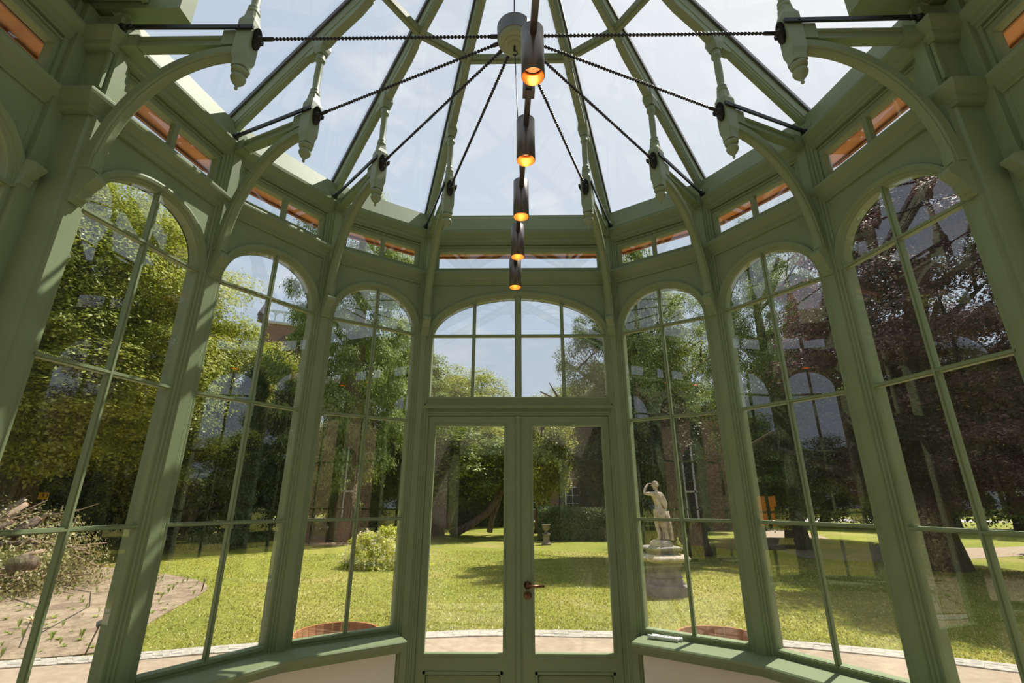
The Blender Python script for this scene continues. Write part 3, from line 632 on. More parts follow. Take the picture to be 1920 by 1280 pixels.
# ------------------------------------------------------------------ garden ground
def ground():
    m=bpy.data.materials.new('lawn'); m.use_nodes=True; nt=m.node_tree; N=nt.nodes; L=nt.links; b=N['Principled BSDF']; b.inputs['Roughness'].default_value=.9; b.inputs['Specular IOR Level'].default_value=.2
    tc=N.new('ShaderNodeTexCoord'); n1=N.new('ShaderNodeTexNoise'); n1.inputs['Scale'].default_value=.35; n1.inputs['Detail'].default_value=6; L.new(tc.outputs['Object'],n1.inputs[0])
    n2=N.new('ShaderNodeTexNoise'); n2.inputs['Scale'].default_value=9; n2.inputs['Detail'].default_value=8; n2.inputs['Roughness'].default_value=.75; L.new(tc.outputs['Object'],n2.inputs[0])
    r1=N.new('ShaderNodeValToRGB'); e=r1.color_ramp.elements; e[0].position=.35; e[0].color=(.22,.25,.032,1); e[1].position=.68; e[1].color=(.38,.335,.10,1); k=e.new(.52); k.color=(.28,.295,.045,1); L.new(n1.outputs[0],r1.inputs[0])
    r2=N.new('ShaderNodeValToRGB'); e=r2.color_ramp.elements; e[0].position=.3; e[0].color=(.62,.62,.62,1); e[1].position=.72; e[1].color=(1.35,1.3,1.3,1); L.new(n2.outputs[0],r2.inputs[0])
    mx=N.new('ShaderNodeMixRGB'); mx.blend_type='MULTIPLY'; mx.inputs[0].default_value=1; L.new(r1.outputs[0],mx.inputs[1]); L.new(r2.outputs[0],mx.inputs[2]); L.new(mx.outputs[0],b.inputs['Base Color'])
    bp=N.new('ShaderNodeBump'); bp.inputs['Strength'].default_value=.8; bp.inputs['Distance'].default_value=.04; L.new(n2.outputs[0],bp.inputs['Height']); L.new(bp.outputs[0],b.inputs['Normal'])
    mb=MB(); mb.add([(-140,-60,GZ),(140,-60,GZ),(140,160,GZ),(-140,160,GZ)],[(0,1,2,3)]); o=mb.build('lawn',m); tag(o,'sunlit green lawn spreading around the garden room','lawn',kind='structure')
ground()
def patch(name,pts,z,m,label,cat,th=.004,kind='structure'):
    mb=MB(); n=len(pts); mb.add([(x,y,z) for x,y in pts]+[(x,y,GZ-.02) for x,y in pts],[tuple(range(n))]+[(i,(i+1)%n,(i+1)%n+n,i+n) for i in range(n)])
    return tag(mb.build(name,m),label,cat,kind=kind)
edge=[(-9.5,2.2),(-8.2,3.1),(-7.0,3.85),(-5.86,4.42),(-4.69,4.74),(-3.85,5.05),(-2.5,5.5),(-.72,5.9),(.9,5.9),(2.5,5.72),(4.23,5.21),(5.37,4.63),(6.6,3.9),(8.0,2.9),(9.5,1.6)]
def smooth(pts,k=4):
    o=[]
    n=len(pts)
    for i in range(n-1):
        p0,p1,p2,p3=[np.array(pts[j]) for j in (max(i-1,0),i,i+1,min(i+2,n-1))]
        for q in range(k):
            t=q/k; o.append(tuple(.5*((2*p1)+(-p0+p2)*t+(2*p0-5*p1+4*p2-p3)*t*t+(-p0+3*p1-3*p2+p3)*t**3)))
    o.append(tuple(pts[-1])); return o
es=smooth(edge)
patch('gravel_terrace',es+[(9.5,-12),(-9.5,-12)],GZ+.008,SAND,'sandy gravel terrace ringing the garden room','path')
inn=[]
for i,(x,y) in enumerate(es):
    l=math.hypot(x,y+1); inn.append((x-x/l*.33,y-(y+1)/l*.33))
mb=MB(); n=len(es)
for i in range(n-1):
    for q in range(3):
        a0,a1=q/3,(q+1)/3-.004
        P=lambda p,r,a:(p[0]*(1-a)+r[0]*a, p[1]*(1-a)+r[1]*a)
        s0=.015; A=P(es[i],inn[i],a0);B=P(es[i+1],inn[i+1],a0);C=P(es[i+1],inn[i+1],a1);D=P(es[i],inn[i],a1)
        for w0,w1 in ((0,.496),(.5,.996)):
            c=[(A[0]+(B[0]-A[0])*w0,A[1]+(B[1]-A[1])*w0),(A[0]+(B[0]-A[0])*w1,A[1]+(B[1]-A[1])*w1),(D[0]+(C[0]-D[0])*w1,D[1]+(C[1]-D[1])*w1),(D[0]+(C[0]-D[0])*w0,D[1]+(C[1]-D[1])*w0)]
            h=GZ+.022+random.uniform(-.004,.004)
            mb.add([(x,y,h) for x,y in c]+[(x,y,GZ-.01) for x,y in c],[(0,1,2,3),(0,4,5,1),(1,5,6,2),(2,6,7,3),(3,7,4,0)])
tag(mb.build('stone_edging',KERB),'curved edging of pale stone setts between gravel and lawn','edging',kind='structure')
bed=smooth([(-5.35,4.62),(-5.1,4.85),(-5.3,5.5),(-5.75,6.8),(-6.15,8.2),(-6.6,9.3),(-7.4,10.2),(-8.6,11.0),(-11.3,12.4),(-14.5,13.0),(-19,11.5),(-21,8),(-17,4.5),(-11,3.3),(-8.0,3.45),(-6.6,4.25),(-5.35,4.62)],4)[:-1]
patch('planting_bed',bed,GZ+.02,SOIL,'bare brown planting bed cut into the lawn on the left','bed')
patch('left_park_path',[tuple(p) for p in smooth([(-60,17),(-30,17.3),(-21,18.5),(-17,21.5),(-13.5,27),(-12,32)],4)]+[tuple(p) for p in smooth([(-13.6,34),(-15.3,28.5),(-18.5,24.0),(-23,21.0),(-31,20.0),(-60,20)],4)],GZ+.006,SAND,'sandy park path crossing the lawn beyond the bed','path')
patch('right_park_path',[tuple(p) for p in smooth([(9.4,15.5),(10.6,14.4),(14,15.0),(20,17.0),(40,22)],4)]+[tuple(p) for p in smooth([(42,27),(26,21.5),(17.5,19.0),(14.5,21),(16.5,27),(17,34)],4)]+[tuple(p) for p in smooth([(14,34),(12.2,26),(10.0,19),(9.4,15.5)],4)],GZ+.006,SAND,'sandy park path curving through the lawn on the right','path')
patch('bare_soil_ring',[(-7.9+2.9*math.cos(a)*1.25,22+2.6*math.sin(a)) for a in np.linspace(0,2*PI,24,endpoint=False)],GZ+.005,mat('reddish_leaf_litter',(.42,.27,.17),.95,noise=(3,(.30,.2,.12),.4,.6,6,(1,1,1))),'reddish bare soil around the tall pale trunk','soil')
patch('street',[(-30,44),(45,44),(45,52),(-30,52)],GZ+.01,mat('pale_street_paving',(.50,.44,.40),.9),'pale paved street in front of the brick houses','street')

# ------------------------------------------------------------------ foliage
def rdir(n):
    v=rng.normal(size=(n,3)); return v/np.linalg.norm(v,axis=1,keepdims=True)
def leaves(P,Nrm,size,asp=.62,jit=.35):
    n=len(P); Nn=Nrm+rng.normal(size=(n,3))*jit; Nn/=np.linalg.norm(Nn,axis=1,keepdims=True)
    a=rdir(n); X=np.cross(Nn,a); X/=np.linalg.norm(X,axis=1,keepdims=True); Y=np.cross(Nn,X)
    s=size*rng.uniform(.6,1.3,size=(n,1)); X=X*s*asp/2; Y=Y*s/2; d=Nn*s*.12
    return np.stack([P-Y+d*0,P+X*.9-d,P+Y,P-X*.9-d],axis=1)     # pointed leaf with a slight fold
def crown(nclump,nleaf,size,clump_r=.26,flat=.62,shape='round',hang=0,seed=0,gap=0):
    """leaf quads filling a unit crown (radius 1), made of clumps"""
    global rng
    rng=np.random.default_rng(seed)
    d=rdir(nclump); r=rng.uniform(.25,1,size=(nclump,1))**.5
    c=d*r*.84
    if shape=='cone':
        z=rng.uniform(-1,1,nclump)**1; k=(1-(z+1)/2)**.8*.95+.05; an=rng.uniform(0,2*PI,nclump); q=rng.uniform(.35,1,nclump)**.5
        c=np.stack([np.cos(an)*k*q,np.sin(an)*k*q,z],axis=1)
    if shape=='column':
        z=rng.uniform(-1,1,nclump); k=np.sqrt(np.clip(1-z**4,0,1)); an=rng.uniform(0,2*PI,nclump); q=rng.uniform(.3,1,nclump)**.5
        c=np.stack([np.cos(an)*k*q,np.sin(an)*k*q,z],axis=1)
    out=[]
    per=nleaf//nclump
    for i in range(nclump):
        cr=clump_r*rng.uniform(.6,1.35); u=rdir(per); u[:,2]=np.where(rng.random(per)<.7,np.abs(u[:,2]),u[:,2])
        rr=rng.uniform(.55,1.05,size=(per,1)); p=u*rr*cr; p[:,2]*=flat
        p+=rng.normal(size=(per,3))*cr*.10
        nr=u*.6+np.array([0,0,.75])+c[i]*.4
        if hang: nr=u+np.array([0,0,-.2])
        out.append(leaves(c[i]+p,nr,size))
    return np.concatenate(out)
PR={}
def proto(key,m,**k): PR[key]=quads_obj('foliage_'+key,crown(**k),m,'mesh')
proto('lime',LF_LIME,nclump=210,nleaf=90000,size=.029,clump_r=.17,seed=1)
proto('limebig',LF_LIME,nclump=330,nleaf=190000,size=.019,clump_r=.135,seed=11)
proto('mid',LF_MID,nclump=190,nleaf=85000,size=.032,clump_r=.17,seed=2)
proto('midbig',LF_MID,nclump=240,nleaf=140000,size=.018,clump_r=.14,seed=12)
proto('yew',LF_DARK,nclump=220,nleaf=70000,size=.036,clump_r=.16,flat=.5,shape='cone',seed=3)
proto('feather',LF_PALE,nclump=170,nleaf=60000,size=.028,clump_r=.17,flat=.28,shape='column',seed=4)
proto('beech',LF_BEECH,nclump=320,nleaf=200000,size=.0175,clump_r=.15,flat=.30,seed=5)
proto('column',LF_MID,nclump=120,nleaf=60000,size=.03,clump_r=.26,shape='column',seed=6)
proto('ivy',LF_MID,nclump=90,nleaf=16000,size=.075,clump_r=.45,shape='column',seed=8)
proto('dark',LF_DARK,nclump=130,nleaf=55000,size=.04,clump_r=.22,seed=9)
proto('limesmall',LF_LIME,nclump=90,nleaf=26000,size=.062,clump_r=.24,seed=21)
proto('midsmall',LF_MID,nclump=90,nleaf=26000,size=.055,clump_r=.24,seed=22)
def branchy_trunk(P0,top,r0,limbs,seed,lean=(0,0)):
    rd=random.Random(seed); m=MB(); H=top
    pts=[];rad=[]; n=9
    for i in range(n+1):
        t=i/n; pts.append((lean[0]*t*t+rd.uniform(-.05,.05)*r0*4*(t>0),lean[1]*t*t,H*t)); rad.append(r0*(1.35 if i==0 else 1)*(1-.75*t)+.02)
    m.tube(pts,rad,10)
    for k in range(limbs):
        t=rd.uniform(.3,.9); b=Vector(pts[int(t*n)]); a=rd.uniform(0,2*PI); l=H*rd.uniform(.25,.5)*(1.1-t*.5); e=b+Vector((math.cos(a)*l,math.sin(a)*l,l*rd.uniform(.35,.9)))
        mid=b.lerp(e,.5)+Vector((0,0,-l*.06)); r=rad[int(t*n)]*.55; m.tube([b,mid,e],[r,r*.6,r*.15],7)
        for q in range(3):
            s0=b.lerp(e,rd.uniform(.35,.85)); e2=s0+Vector((rd.uniform(-1,1),rd.uniform(-1,1),rd.uniform(.1,.9)))*l*.35; m.tube([s0,e2],[r*.35,r*.06],5)
    return m
def tree(name,u,v,D,rx,rzz,key,label,base=None,trunk=.25,bark=BARK,lean=(0,0),seed=1,group=None,cat='tree',limbs=12,extra=(),topf=.6):
    c=spot(u,v,D); bx,by=(base if base else (c.x,c.y))
    root=empty(name,(bx,by,GZ)); tag(root,label,cat,group)
    if trunk:
        H=max(1.0,c.z-GZ+rzz*topf); m=branchy_trunk(None,H,trunk,limbs,seed,(c.x-bx,c.y-by)); m.build('trunk',bark,root)
    o=link_obj('foliage',PR[key],root); o.location=(c.x-bx,c.y-by,c.z-GZ); o.scale=(rx,rx,rzz); o.rotation_euler=(0,0,seed*1.7)
    for (du,dv,dD,ex,ez,ek) in extra:
        c2=spot(u+du,v+dv,D+dD); o=link_obj('foliage',PR[ek],root); o.location=(c2.x-bx,c2.y-by,c2.z-GZ); o.scale=(ex,ex,ez); o.rotation_euler=(0,0,seed*2.3+du)
    return root
# left
tree('lime_tree',120,610,19,5.7,5.7,'limebig','big old lime tree with pale leaves filling the far left window',base=tuple(spot(22,938,21).xy),trunk=.62,seed=3,limbs=22,extra=((-60,110,-1,4.2,2.6,'lime'),(70,-130,1,3.3,2.9,'lime'),(170,20,2,2.6,3.0,'lime')))
tree('lime_tree',425,760,30,4.6,5.0,'lime','yellow green tree in front of the brick tower',trunk=.35,seed=4,extra=((90,75,1,2.8,3.2,'lime'),))
tree('broadleaf_tree',300,830,24,4.2,3.6,'lime','lower bushy tree left of the dark yews',trunk=.2,seed=5)
for k,(u,v,D,rx,rz_,lb) in enumerate(((375,880,23,2.3,3.6,'broad dark yew, leftmost of the yews behind the lawn'),(455,870,24,2.0,4.0,'tall dark yew, middle of the group behind the lawn'),(520,880,25,2.0,3.9,'dark yew with lit tips, rightmost of the group behind the lawn'))):
    tree('yew_tree',u,v,D,rx,rz_,'yew',lb,trunk=.2,seed=20+k,group='yews behind the lawn')
tree('dark_shrub',215,915,26,3.2,2.6,'dark','dark evergreen shrub beyond the path on the left',trunk=0,seed=24,cat='shrub')
tree('dark_shrub',90,905,30,4.5,3.4,'dark','dark evergreen shrub behind the yellow sign',trunk=0,seed=25,cat='shrub')
tree('dark_shrub',300,930,28,3.4,2.2,'dark','low dark evergreen shrub left of the yews',trunk=0,seed=26,cat='shrub')
# feathery tree, window left of the doors
tree('swamp_cypress',655,640,24.5,3.5,8.2,'feather','tall feathery conifer with a stout pinkish trunk left of the doors',base=(-8.1,21.6),trunk=.52,bark=BARKR,seed=6,limbs=0,topf=.9,extra=((25,30,1,2.6,6.5,'feather'),(10,-60,-1,2.8,6.0,'feather')))
tree('slim_cypress',597,880,33,1.4,4.4,'column','slim dark cypress left of the pinkish trunk',trunk=.15,seed=7)
tree('broadleaf_tree',735,770,30,4.2,5.6,'mid','leafy green tree between the pinkish trunk and the doors',trunk=.3,seed=8,extra=((-10,110,0,3.4,3.2,'mid'),))
# behind the doors
tree('lime_tree',850,800,36,5.8,5.4,'lime','rounded yellow green tree seen over the left door',trunk=.3,seed=9)
tree('lime_tree',935,850,40,4.6,4.2,'lime','lower yellow green tree behind the meeting of the doors',trunk=.3,seed=10)
tree('leaning_tree',855,865,26,3.6,2.6,'midsmall','green tree with leaning pale trunks behind the left door',base=(-4.4,25.6),trunk=.30,seed=31,limbs=8)
tree('maple_tree',1020,845,27,2.1,3.3,'limesmall','bright green maple just left of the brick house',trunk=.2,seed=12,base=(1.1,27.5))
tree('dark_cypress',1120,880,26,1.5,4.0,'yew','dark upright evergreen in front of the brick house, right door',trunk=.15,seed=13)
tree('pale_tree',1085,800,44,4.6,4.6,'lime','pale distant tree above the brick house roof',trunk=.25,seed=14)
tree('distant_tree',1015,830,60,5,7,'mid','distant round tree top between fanlight panes',trunk=.3,seed=34)
# ivy clad tree right of doors
tree('ivy_clad_tree',1195,700,17,3.1,5.0,'midbig','tall ivy clad tree right of the doors above the statue',base=(5.5,15.4) if False else tuple(spot(1225,990,17.5).xy),trunk=.42,seed=15,limbs=14,extra=((20,40,0,1.1,5.6,'ivy'),(0,130,-.5,2.6,2.4,'dark')))
tree('broadleaf_tree',1290,830,34,3.6,4.4,'lime','yellow green tree in the gap right of the ivy clad tree',trunk=.25,seed=16)
tree('leaning_tree',1275,905,21,2.4,2.2,'midsmall','tree with dark leaning trunk right of the statue',base=tuple(gnd(1310,1040).xy),trunk=.36,seed=17)
tree('broadleaf_tree',1430,640,23,3.4,7.0,'midbig','tall green tree filling the second window right of the doors',trunk=.34,seed=18,extra=((90,140,1,3.4,3.6,'lime'),(0,200,0,3.2,3.2,'mid')))
tree('dark_shrub',1500,870,27,5,3.4,'mid','dense green thicket under the tall tree on the right',trunk=0,seed=19,cat='shrub')
# copper beech
tree('copper_beech',1800,600,17.5,5.2,5.2,'beech','huge copper beech with purple leaves on the right',base=(11.6,12.9),trunk=.62,seed=21,limbs=22,extra=((-70,-230,1,3.1,2.5,'beech'),(110,190,0,4.4,2.8,'beech'),(-110,230,2,3.2,2.0,'beech')))
# background belt
belt=[(-40,880,46,7,6,'mid','far left, at the window edge'),(60,860,48,7,7,'mid','behind the path at far left'),(190,870,47,7,6,'mid','behind the far left arched window'),(330,860,46,7,7,'mid','behind the left yews'),(450,870,48,6,6,'mid','behind the middle yew'),(560,880,50,6,6,'mid','left of the slim cypress'),(680,880,44,6,5,'mid','behind the pinkish trunk'),(770,900,46,5,5,'mid','left of the double doors'),
 (865,905,40,3.4,3.0,'dark','behind the left door'),(935,900,38,3.2,3.2,'mid','behind the door meeting strip'),(1180,900,42,5,5,'mid','behind the statue'),(1260,905,44,5,4,'mid','right of the statue'),(1340,905,46,5,4,'mid','behind the first post right of the doors'),(1430,880,44,6,5,'mid','behind the second window on the right'),(1540,880,46,6,6,'mid','behind the third post on the right'),(1660,890,44,6,5,'mid','behind the copper beech, left side'),(1780,890,44,6,6,'mid','behind the copper beech'),(1900,880,44,7,7,'mid','at the far right edge')]
for k,(u,v,D,rx,rz_,key,lb) in enumerate(belt):
    c=spot(u,938,D); H=rz_
    root=empty('background_tree',(c.x,c.y,GZ)); tag(root,'distant park tree '+lb,'tree','belt of distant park trees')
    o=link_obj('foliage',PR[key],root); o.location=(0,0,H*.8); o.scale=(rx,rx,H); o.rotation_euler=(0,0,k*1.3)
    mbt=branchy_trunk(None,H,.28,3,60+k); mbt.build('trunk',BARK,root)
# what stands behind and beside the pavilion, met in the window reflections
nth=['first','second','third','fourth','fifth','sixth','seventh','eighth','ninth','tenth','eleventh','twelfth','thirteenth','fourteenth','fifteenth','sixteenth','seventeenth','eighteenth','nineteenth','twentieth','twenty-first','twenty-second','twenty-third','twenty-fourth','twenty-fifth']; kk=0
for k in range(25):
    a=R_(52+k*10.7); D=27+4*((k*7)%3); x,y=math.sin(a)*D,math.cos(a)*D-2
    if y<-14 and abs(x)<20: continue
    root=empty('park_tree',(x,y,GZ)); tag(root,'park tree beside or behind the pavilion met in reflections, '+nth[kk]+' going round from the right','tree','park trees behind the pavilion'); kk+=1
    o=link_obj('foliage',PR[['mid','lime','dark'][k%3]],root); H=3.4+(k%4)*.8; o.location=(0,0,H*.85); o.scale=(4.4,4.4,H); o.rotation_euler=(0,0,k)
    branchy_trunk(None,H,.3,3,90+k).build('trunk',BARK,root)
root=empty('brick_mansion',(0,-11,GZ)); tag(root,'long brick mansion with arched windows behind the pavilion, seen only in reflections','building')
m=MB(); m.box(-15,15,-8,0,0,6.2); m.build('walls',BRICKH,root)
m=MB(); m.add([(-15.4,.4,6.1),(15.4,.4,6.1),(15.4,-8.4,6.1),(-15.4,-8.4,6.1),(-12,-4,8.8),(12,-4,8.8)],[(0,1,5,4),(1,2,5),(2,3,4,5),(3,0,4),(0,3,2,1)]); m.build('roof',ROOFT,root)
for k in range(9):
    x=-12.8+k*3.2; m=MB(); q=[(x-.6,1.0),(x+.6,1.0)]+[(x+.6*math.cos(t),3.4+.6*math.sin(t)) for t in np.linspace(0,PI,10)]
    m.add([(a_,.03,b_) for a_,b_ in q]+[(a_,-.1,b_) for a_,b_ in q],[tuple(range(len(q)))]+[(i,(i+1)%len(q),(i+1)%len(q)+len(q),i+len(q)) for i in range(len(q))]); f=m.build('window',DARKGL,root)
    m=MB(); m.box(x-.04,x+.04,.03,.07,1,4); m.box(x-.6,x+.6,.03,.07,2.1,2.18); m.box(x-.66,x-.58,.02,.08,1,3.4); m.box(x+.58,x+.66,.02,.08,1,3.4); m.build('glazing_bars',WHITE,f)
# leaning bare trunks behind the left door
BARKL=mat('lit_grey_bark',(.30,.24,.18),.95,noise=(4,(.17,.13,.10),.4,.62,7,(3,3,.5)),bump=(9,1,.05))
def limb(name,pts,rad,label,m=BARKL,cat='tree'):
    P=[Vector(p) for p in pts]; b=P[0]; mb=MB(); mb.tube([p-b for p in P],rad,12); o=mb.build(name,m); o.location=b; tag(o,label,cat); return o
def lim_at(px,D): return [tuple(spot(u,v,D)) for u,v in px]
limb('leaning_bare_tree',lim_at([(845,1003),(880,985),(915,960),(945,915),(965,860)],27),[.24,.20,.18,.16,.12],'low leaning trunk sweeping right behind the left door')
limb('leaning_bare_tree',lim_at([(838,992),(845,965),(858,930),(872,890),(880,850)],28),[.20,.18,.16,.14,.10],'upright leaning trunk at the left of the left door')
limb('leaning_bare_tree',lim_at([(918,998),(925,965),(938,930),(950,890)],27.5),[.16,.14,.12,.1],'thin dark trunk beside the door meeting strip')
# wisteria bush
c=gnd(712,1068); root=empty('wisteria_bush',(c.x,c.y+.6,GZ)); tag(root,'rounded bush with yellow green leaves and white hanging blossom','shrub')
q=crown(110,13000,.095,.24,.55,seed=41); q=q[(q[:,0,2]>-.15)]; q=q.copy(); 
o=quads_obj('foliage',q,LF_WIST,root); o.scale=(1.22,.95,1.25)
rng=np.random.default_rng(42); qs=[]
for i in range(330):
    a=rng.uniform(0,2*PI); zz=rng.uniform(.12,.85); k=math.sqrt(1-zz*zz)*rng.uniform(.75,1.08); bx,by,bz=math.cos(a)*k*1.22,math.sin(a)*k*.95,zz*1.18; L=rng.uniform(.14,.28)
    n=26; t=rng.random(n); P=np.stack([bx+rng.normal(size=n)*.016*(1-t*.6),by+rng.normal(size=n)*.016*(1-t*.6),np.maximum(bz-t*L,.02)],axis=1); qs.append(leaves(P,rdir(n),.032,.9))
quads_obj('blossom',np.concatenate(qs),LF_FLOW,root)
# hedges
def hedge(name,A,B,h,w,label,m=LF_HEDGE,n=16000,size=.09,seed=1):
    global rng
    rng=np.random.default_rng(seed); A=np.array(A);B=np.array(B); t=B-A; L=np.linalg.norm(t); t/=L; nn=np.array([t[1],-t[0]])
    a=rng.uniform(0,L,n); s=rng.random(n); z=np.where(s<.4,h,rng.uniform(0,h,n)); w_=np.where(s<.4,rng.uniform(-w/2,w/2,n),np.where(rng.random(n)<.75,w/2,-w/2))
    z=z+rng.normal(size=n)*.05*h+np.sin(a*1.3)*.05; w_=w_+rng.normal(size=n)*.05
    P=np.stack([t[0]*a+nn[0]*w_,t[1]*a+nn[1]*w_,np.maximum(z,0)],axis=1); N_=np.stack([nn[0]*np.sign(w_),nn[1]*np.sign(w_),np.full(n,.6)],axis=1)
    o=quads_obj(name,leaves(P,N_,size),m); o.location=(A[0],A[1],GZ); tag(o,label,'hedge')
    mb=MB(); X=Vector((nn[0],nn[1],0))*(w/2-.1); T=Vector((t[0],t[1],0))*L
    c=[p for z in (0,h-.12) for p in (X,X+T,-X+T,-X)]; vs=[Vector(p)+Vector((0,0,0 if i<4 else h-.12)) for i,p in enumerate(c)]
    mb.add(vs,[(0,1,2,3),(4,5,6,7),(0,1,5,4),(1,2,6,5),(2,3,7,6),(3,0,4,7)]); mb.build('twig_core',LF_DARK,o)
hedge('clipped_hedge',spot(1008,938,24.5).xy,spot(1190,938,25).xy,1.35,1.4,'loose green hedge behind the urn and right door',seed=51)
hedge('clipped_hedge',spot(640,938,37).xy,spot(975,938,37).xy,1.6,1.0,'long clipped hedge behind the leaning trunks',seed=52,n=20000,size=.13)
hedge('clipped_hedge',spot(1190,938,33).xy,spot(1420,938,36).xy,1.9,1.5,'dark hedge behind the statue',seed=53,m=LF_DARK,n=16000,size=.13)
hedge('clipped_hedge',spot(-60,938,33).xy,spot(330,938,34).xy,1.2,1.2,'low hedge under the yellow sign',seed=54,n=18000,size=.12)
# ------------------------------------------------------------------ tubs
def tub(x,y,label,rt=.44,H=.46):
    root=empty('wooden_tub',(x,y,GZ)); tag(root,label,'tub','wooden tubs by the terrace edge')
    m=MB(); N=28; t=.028
    for i in range(N):
        a0,a1=2*PI*i/N,2*PI*(i+1)/N-.012; vs=[]
        for z,ro in ((0,rt*.84),(H,rt)):
            for a in (a0,a1):
                for r in (ro-t,ro): vs.append((r*math.cos(a),r*math.sin(a),z))
        m.add(vs,[(0,1,3,2),(4,6,7,5),(0,4,5,1),(2,3,7,6),(0,2,6,4),(1,5,7,3)])
    m.build('staves',TUBW,root)
    m=MB(); 
    for z in (.10,H-.11): r=rt*(.84+.16*z/H)+.002; m.lathe([(r,z-.016),(r+.004,z-.016),(r+.006,z+.016),(r+.002,z+.016)],40)
    m.f=[f for f in m.f if len(f)<=4]; m.mi=m.mi[:len(m.f)]; m.sm=m.sm[:len(m.f)]
    m.build('hoop',GREYM,root)
    m=MB(); m.lathe([(0,.10),(rt*.85,.10)],28); m.build('soil',SOIL,root)
c=ray(632,1184); P=CAM+c*((.31-CAM.z)/c.z); tub(P.x,P.y,'round wooden tub by the terrace on the left')
c=ray(1352,1191); P=CAM+c*((.31-CAM.z)/c.z); tub(P.x,P.y,'round wooden tub by the terrace on the right')
# ------------------------------------------------------------------ statue
PX,PY=2.93,8.85
ped=empty('stone_pedestal',(PX,PY,GZ)); tag(ped,'weathered grey baroque stone pedestal under the statue','pedestal')
def sqlathe(m,prof,n=4,rot=PI/4,seg=4):
    vs=[];fs=[]; S=24
    for w,h in prof:
        for j in range(S):
            an=2*PI*j/S; c,s_=math.cos(an),math.sin(an); k=(abs(c)**5+abs(s_)**5)**(-1/5); vs.append((w*k*c,w*k*s_,h))
    for i in range(len(prof)-1):
        for j in range(S): k=(j+1)%S; fs.append((i*S+j,i*S+k,(i+1)*S+k,(i+1)*S+j))
    fs.append(tuple(range(S-1,-1,-1))); fs.append(tuple((len(prof)-1)*S+j for j in range(S))); m.add(vs,fs)
m=MB(); sqlathe(m,[(.42,0),(.42,.17),(.40,.19),(.34,.20),(.33,.24),(.315,.26)]); m.build('plinth',STONE2,ped)
m=MB(); sqlathe(m,[(.315,.26),(.30,.28),(.29,.31),(.315,.33),(.295,.345),(.285,.36),(.28,.46),(.30,.55),(.34,.60)]); m.build('die',STONE2,ped)
m=MB(); vs=[];fs=[];S=96
pf=[(.34,.60),(.41,.62),(.45,.65),(.455,.68),(.43,.71),(.38,.735),(.30,.745)]
for w,h in pf:
    for j in range(S):
        an=2*PI*j/S; c_,s_=math.cos(an),math.sin(an); k=(abs(c_)**5+abs(s_)**5)**(-1/5)*(1+.018*math.cos(24*2*an/2)); vs.append((w*k*c_,w*k*s_,h))
for i in range(len(pf)-1):
    for j in range(S): k=(j+1)%S; fs.append((i*S+j,i*S+k,(i+1)*S+k,(i+1)*S+j))
fs.append(tuple(range(S))); m.add(vs,fs); m.build('gadrooned_moulding',STONE,ped)
m=MB(); sqlathe(m,[(.27,.74),(.27,.80),(.34,.82),(.355,.845),(.355,.865),(.30,.885)]); m.build('cap_slab',STONE2,ped)
ped.rotation_euler=(0,0,R_(12))
def skin(name,nodes,edges,parent,m,root=0,sub=2):
    me=bpy.data.meshes.new(name); me.from_pydata([n[0] for n in nodes],edges,[]); o=bpy.data.objects.new(name,me); COL.objects.link(o)
    sk=o.modifiers.new('skin','SKIN'); ss=o.modifiers.new('sub','SUBSURF'); ss.levels=sub; ss.render_levels=sub
    for i,n in enumerate(nodes):
        r=n[1]; r=(r,r) if not isinstance(r,tuple) else r; me.skin_vertices[0].data[i].radius=r
    me.skin_vertices[0].data[root].use_root=True; sk.use_smooth_shade=True
    me.materials.append(m)
    if parent: o.parent=parent
    return o
st=empty('garden_statue',(PX,PY,GZ+.885)); tag(st,'weathered stone statue of a standing figure shading its eyes, on pedestal','statue')
m=MB(); m.smooth=False; m.lathe([(.235,0),(.235,.06),(.22,.085),(.16,.105),(0,.11)],9); m.build('base_rock',STONE,st)
# body: figure ~1.25 m, weight on its left leg (image right), seen from behind
nd=[((.03,0,.68),(.098,.075)),   #0 pelvis
 ((.02,0,.76),(.088,.066)),     #1 waist
 ((.0,.0,.86),(.095,.072)),      #2 ribs
 ((-.01,0,.96),(.115,.070)),    #3 chest
 ((-.015,.0,1.035),(.060,.05)), #4 neck base
 ((-.015,.01,1.085),(.036,.036)),    #5 neck
 ((-.015,.012,1.14),(.056,.064)),#6 head low
 ((-.018,.010,1.20),(.060,.068)),#7 head top
 ((-.115,0,1.005),(.043,.043)),  #8 raised shoulder (image left)
 ((-.245,.03,1.00),(.036,.036)),   #9 upper arm out
 ((-.285,.05,1.015),(.032,.032)), #10 elbow
 ((-.23,.06,1.12),(.028,.028)),    #11 forearm
 ((-.135,.085,1.205),(.020,.020)),  #12 wrist at brow
 ((.105,0,.995),(.043,.043)),   #13 other shoulder
 ((.165,-.01,.90),(.037,.037)),  #14
 ((.20,-.02,.80),(.032,.032)),   #15 elbow
 ((.175,-.03,.71),(.026,.026)), #16
 ((.13,-.045,.655),(.020,.020)), #17 wrist at hip
 ((-.035,0,.62),(.074,.07)), #18 hip image left
 ((-.04,.03,.48),(.064,.062)), #19
 ((-.02,.05,.36),(.046,.048)), #20 knee
 ((-.005,.02,.24),(.043,.044)), #21 calf
 ((-.02,.0,.14),(.027,.03)),   #22 ankle
 ((-.06,.06,.118),(.026,.02)),   #23 foot
 ((.085,0,.62),(.074,.07)), #24 hip right
 ((.10,.0,.48),(.062,.06)), #25
 ((.09,.01,.36),(.045,.046)), #26
 ((.085,-.02,.24),(.042,.042)), #27
 ((.08,-.02,.14),(.027,.03)),#28
 ((.10,.05,.118),(.026,.02))]
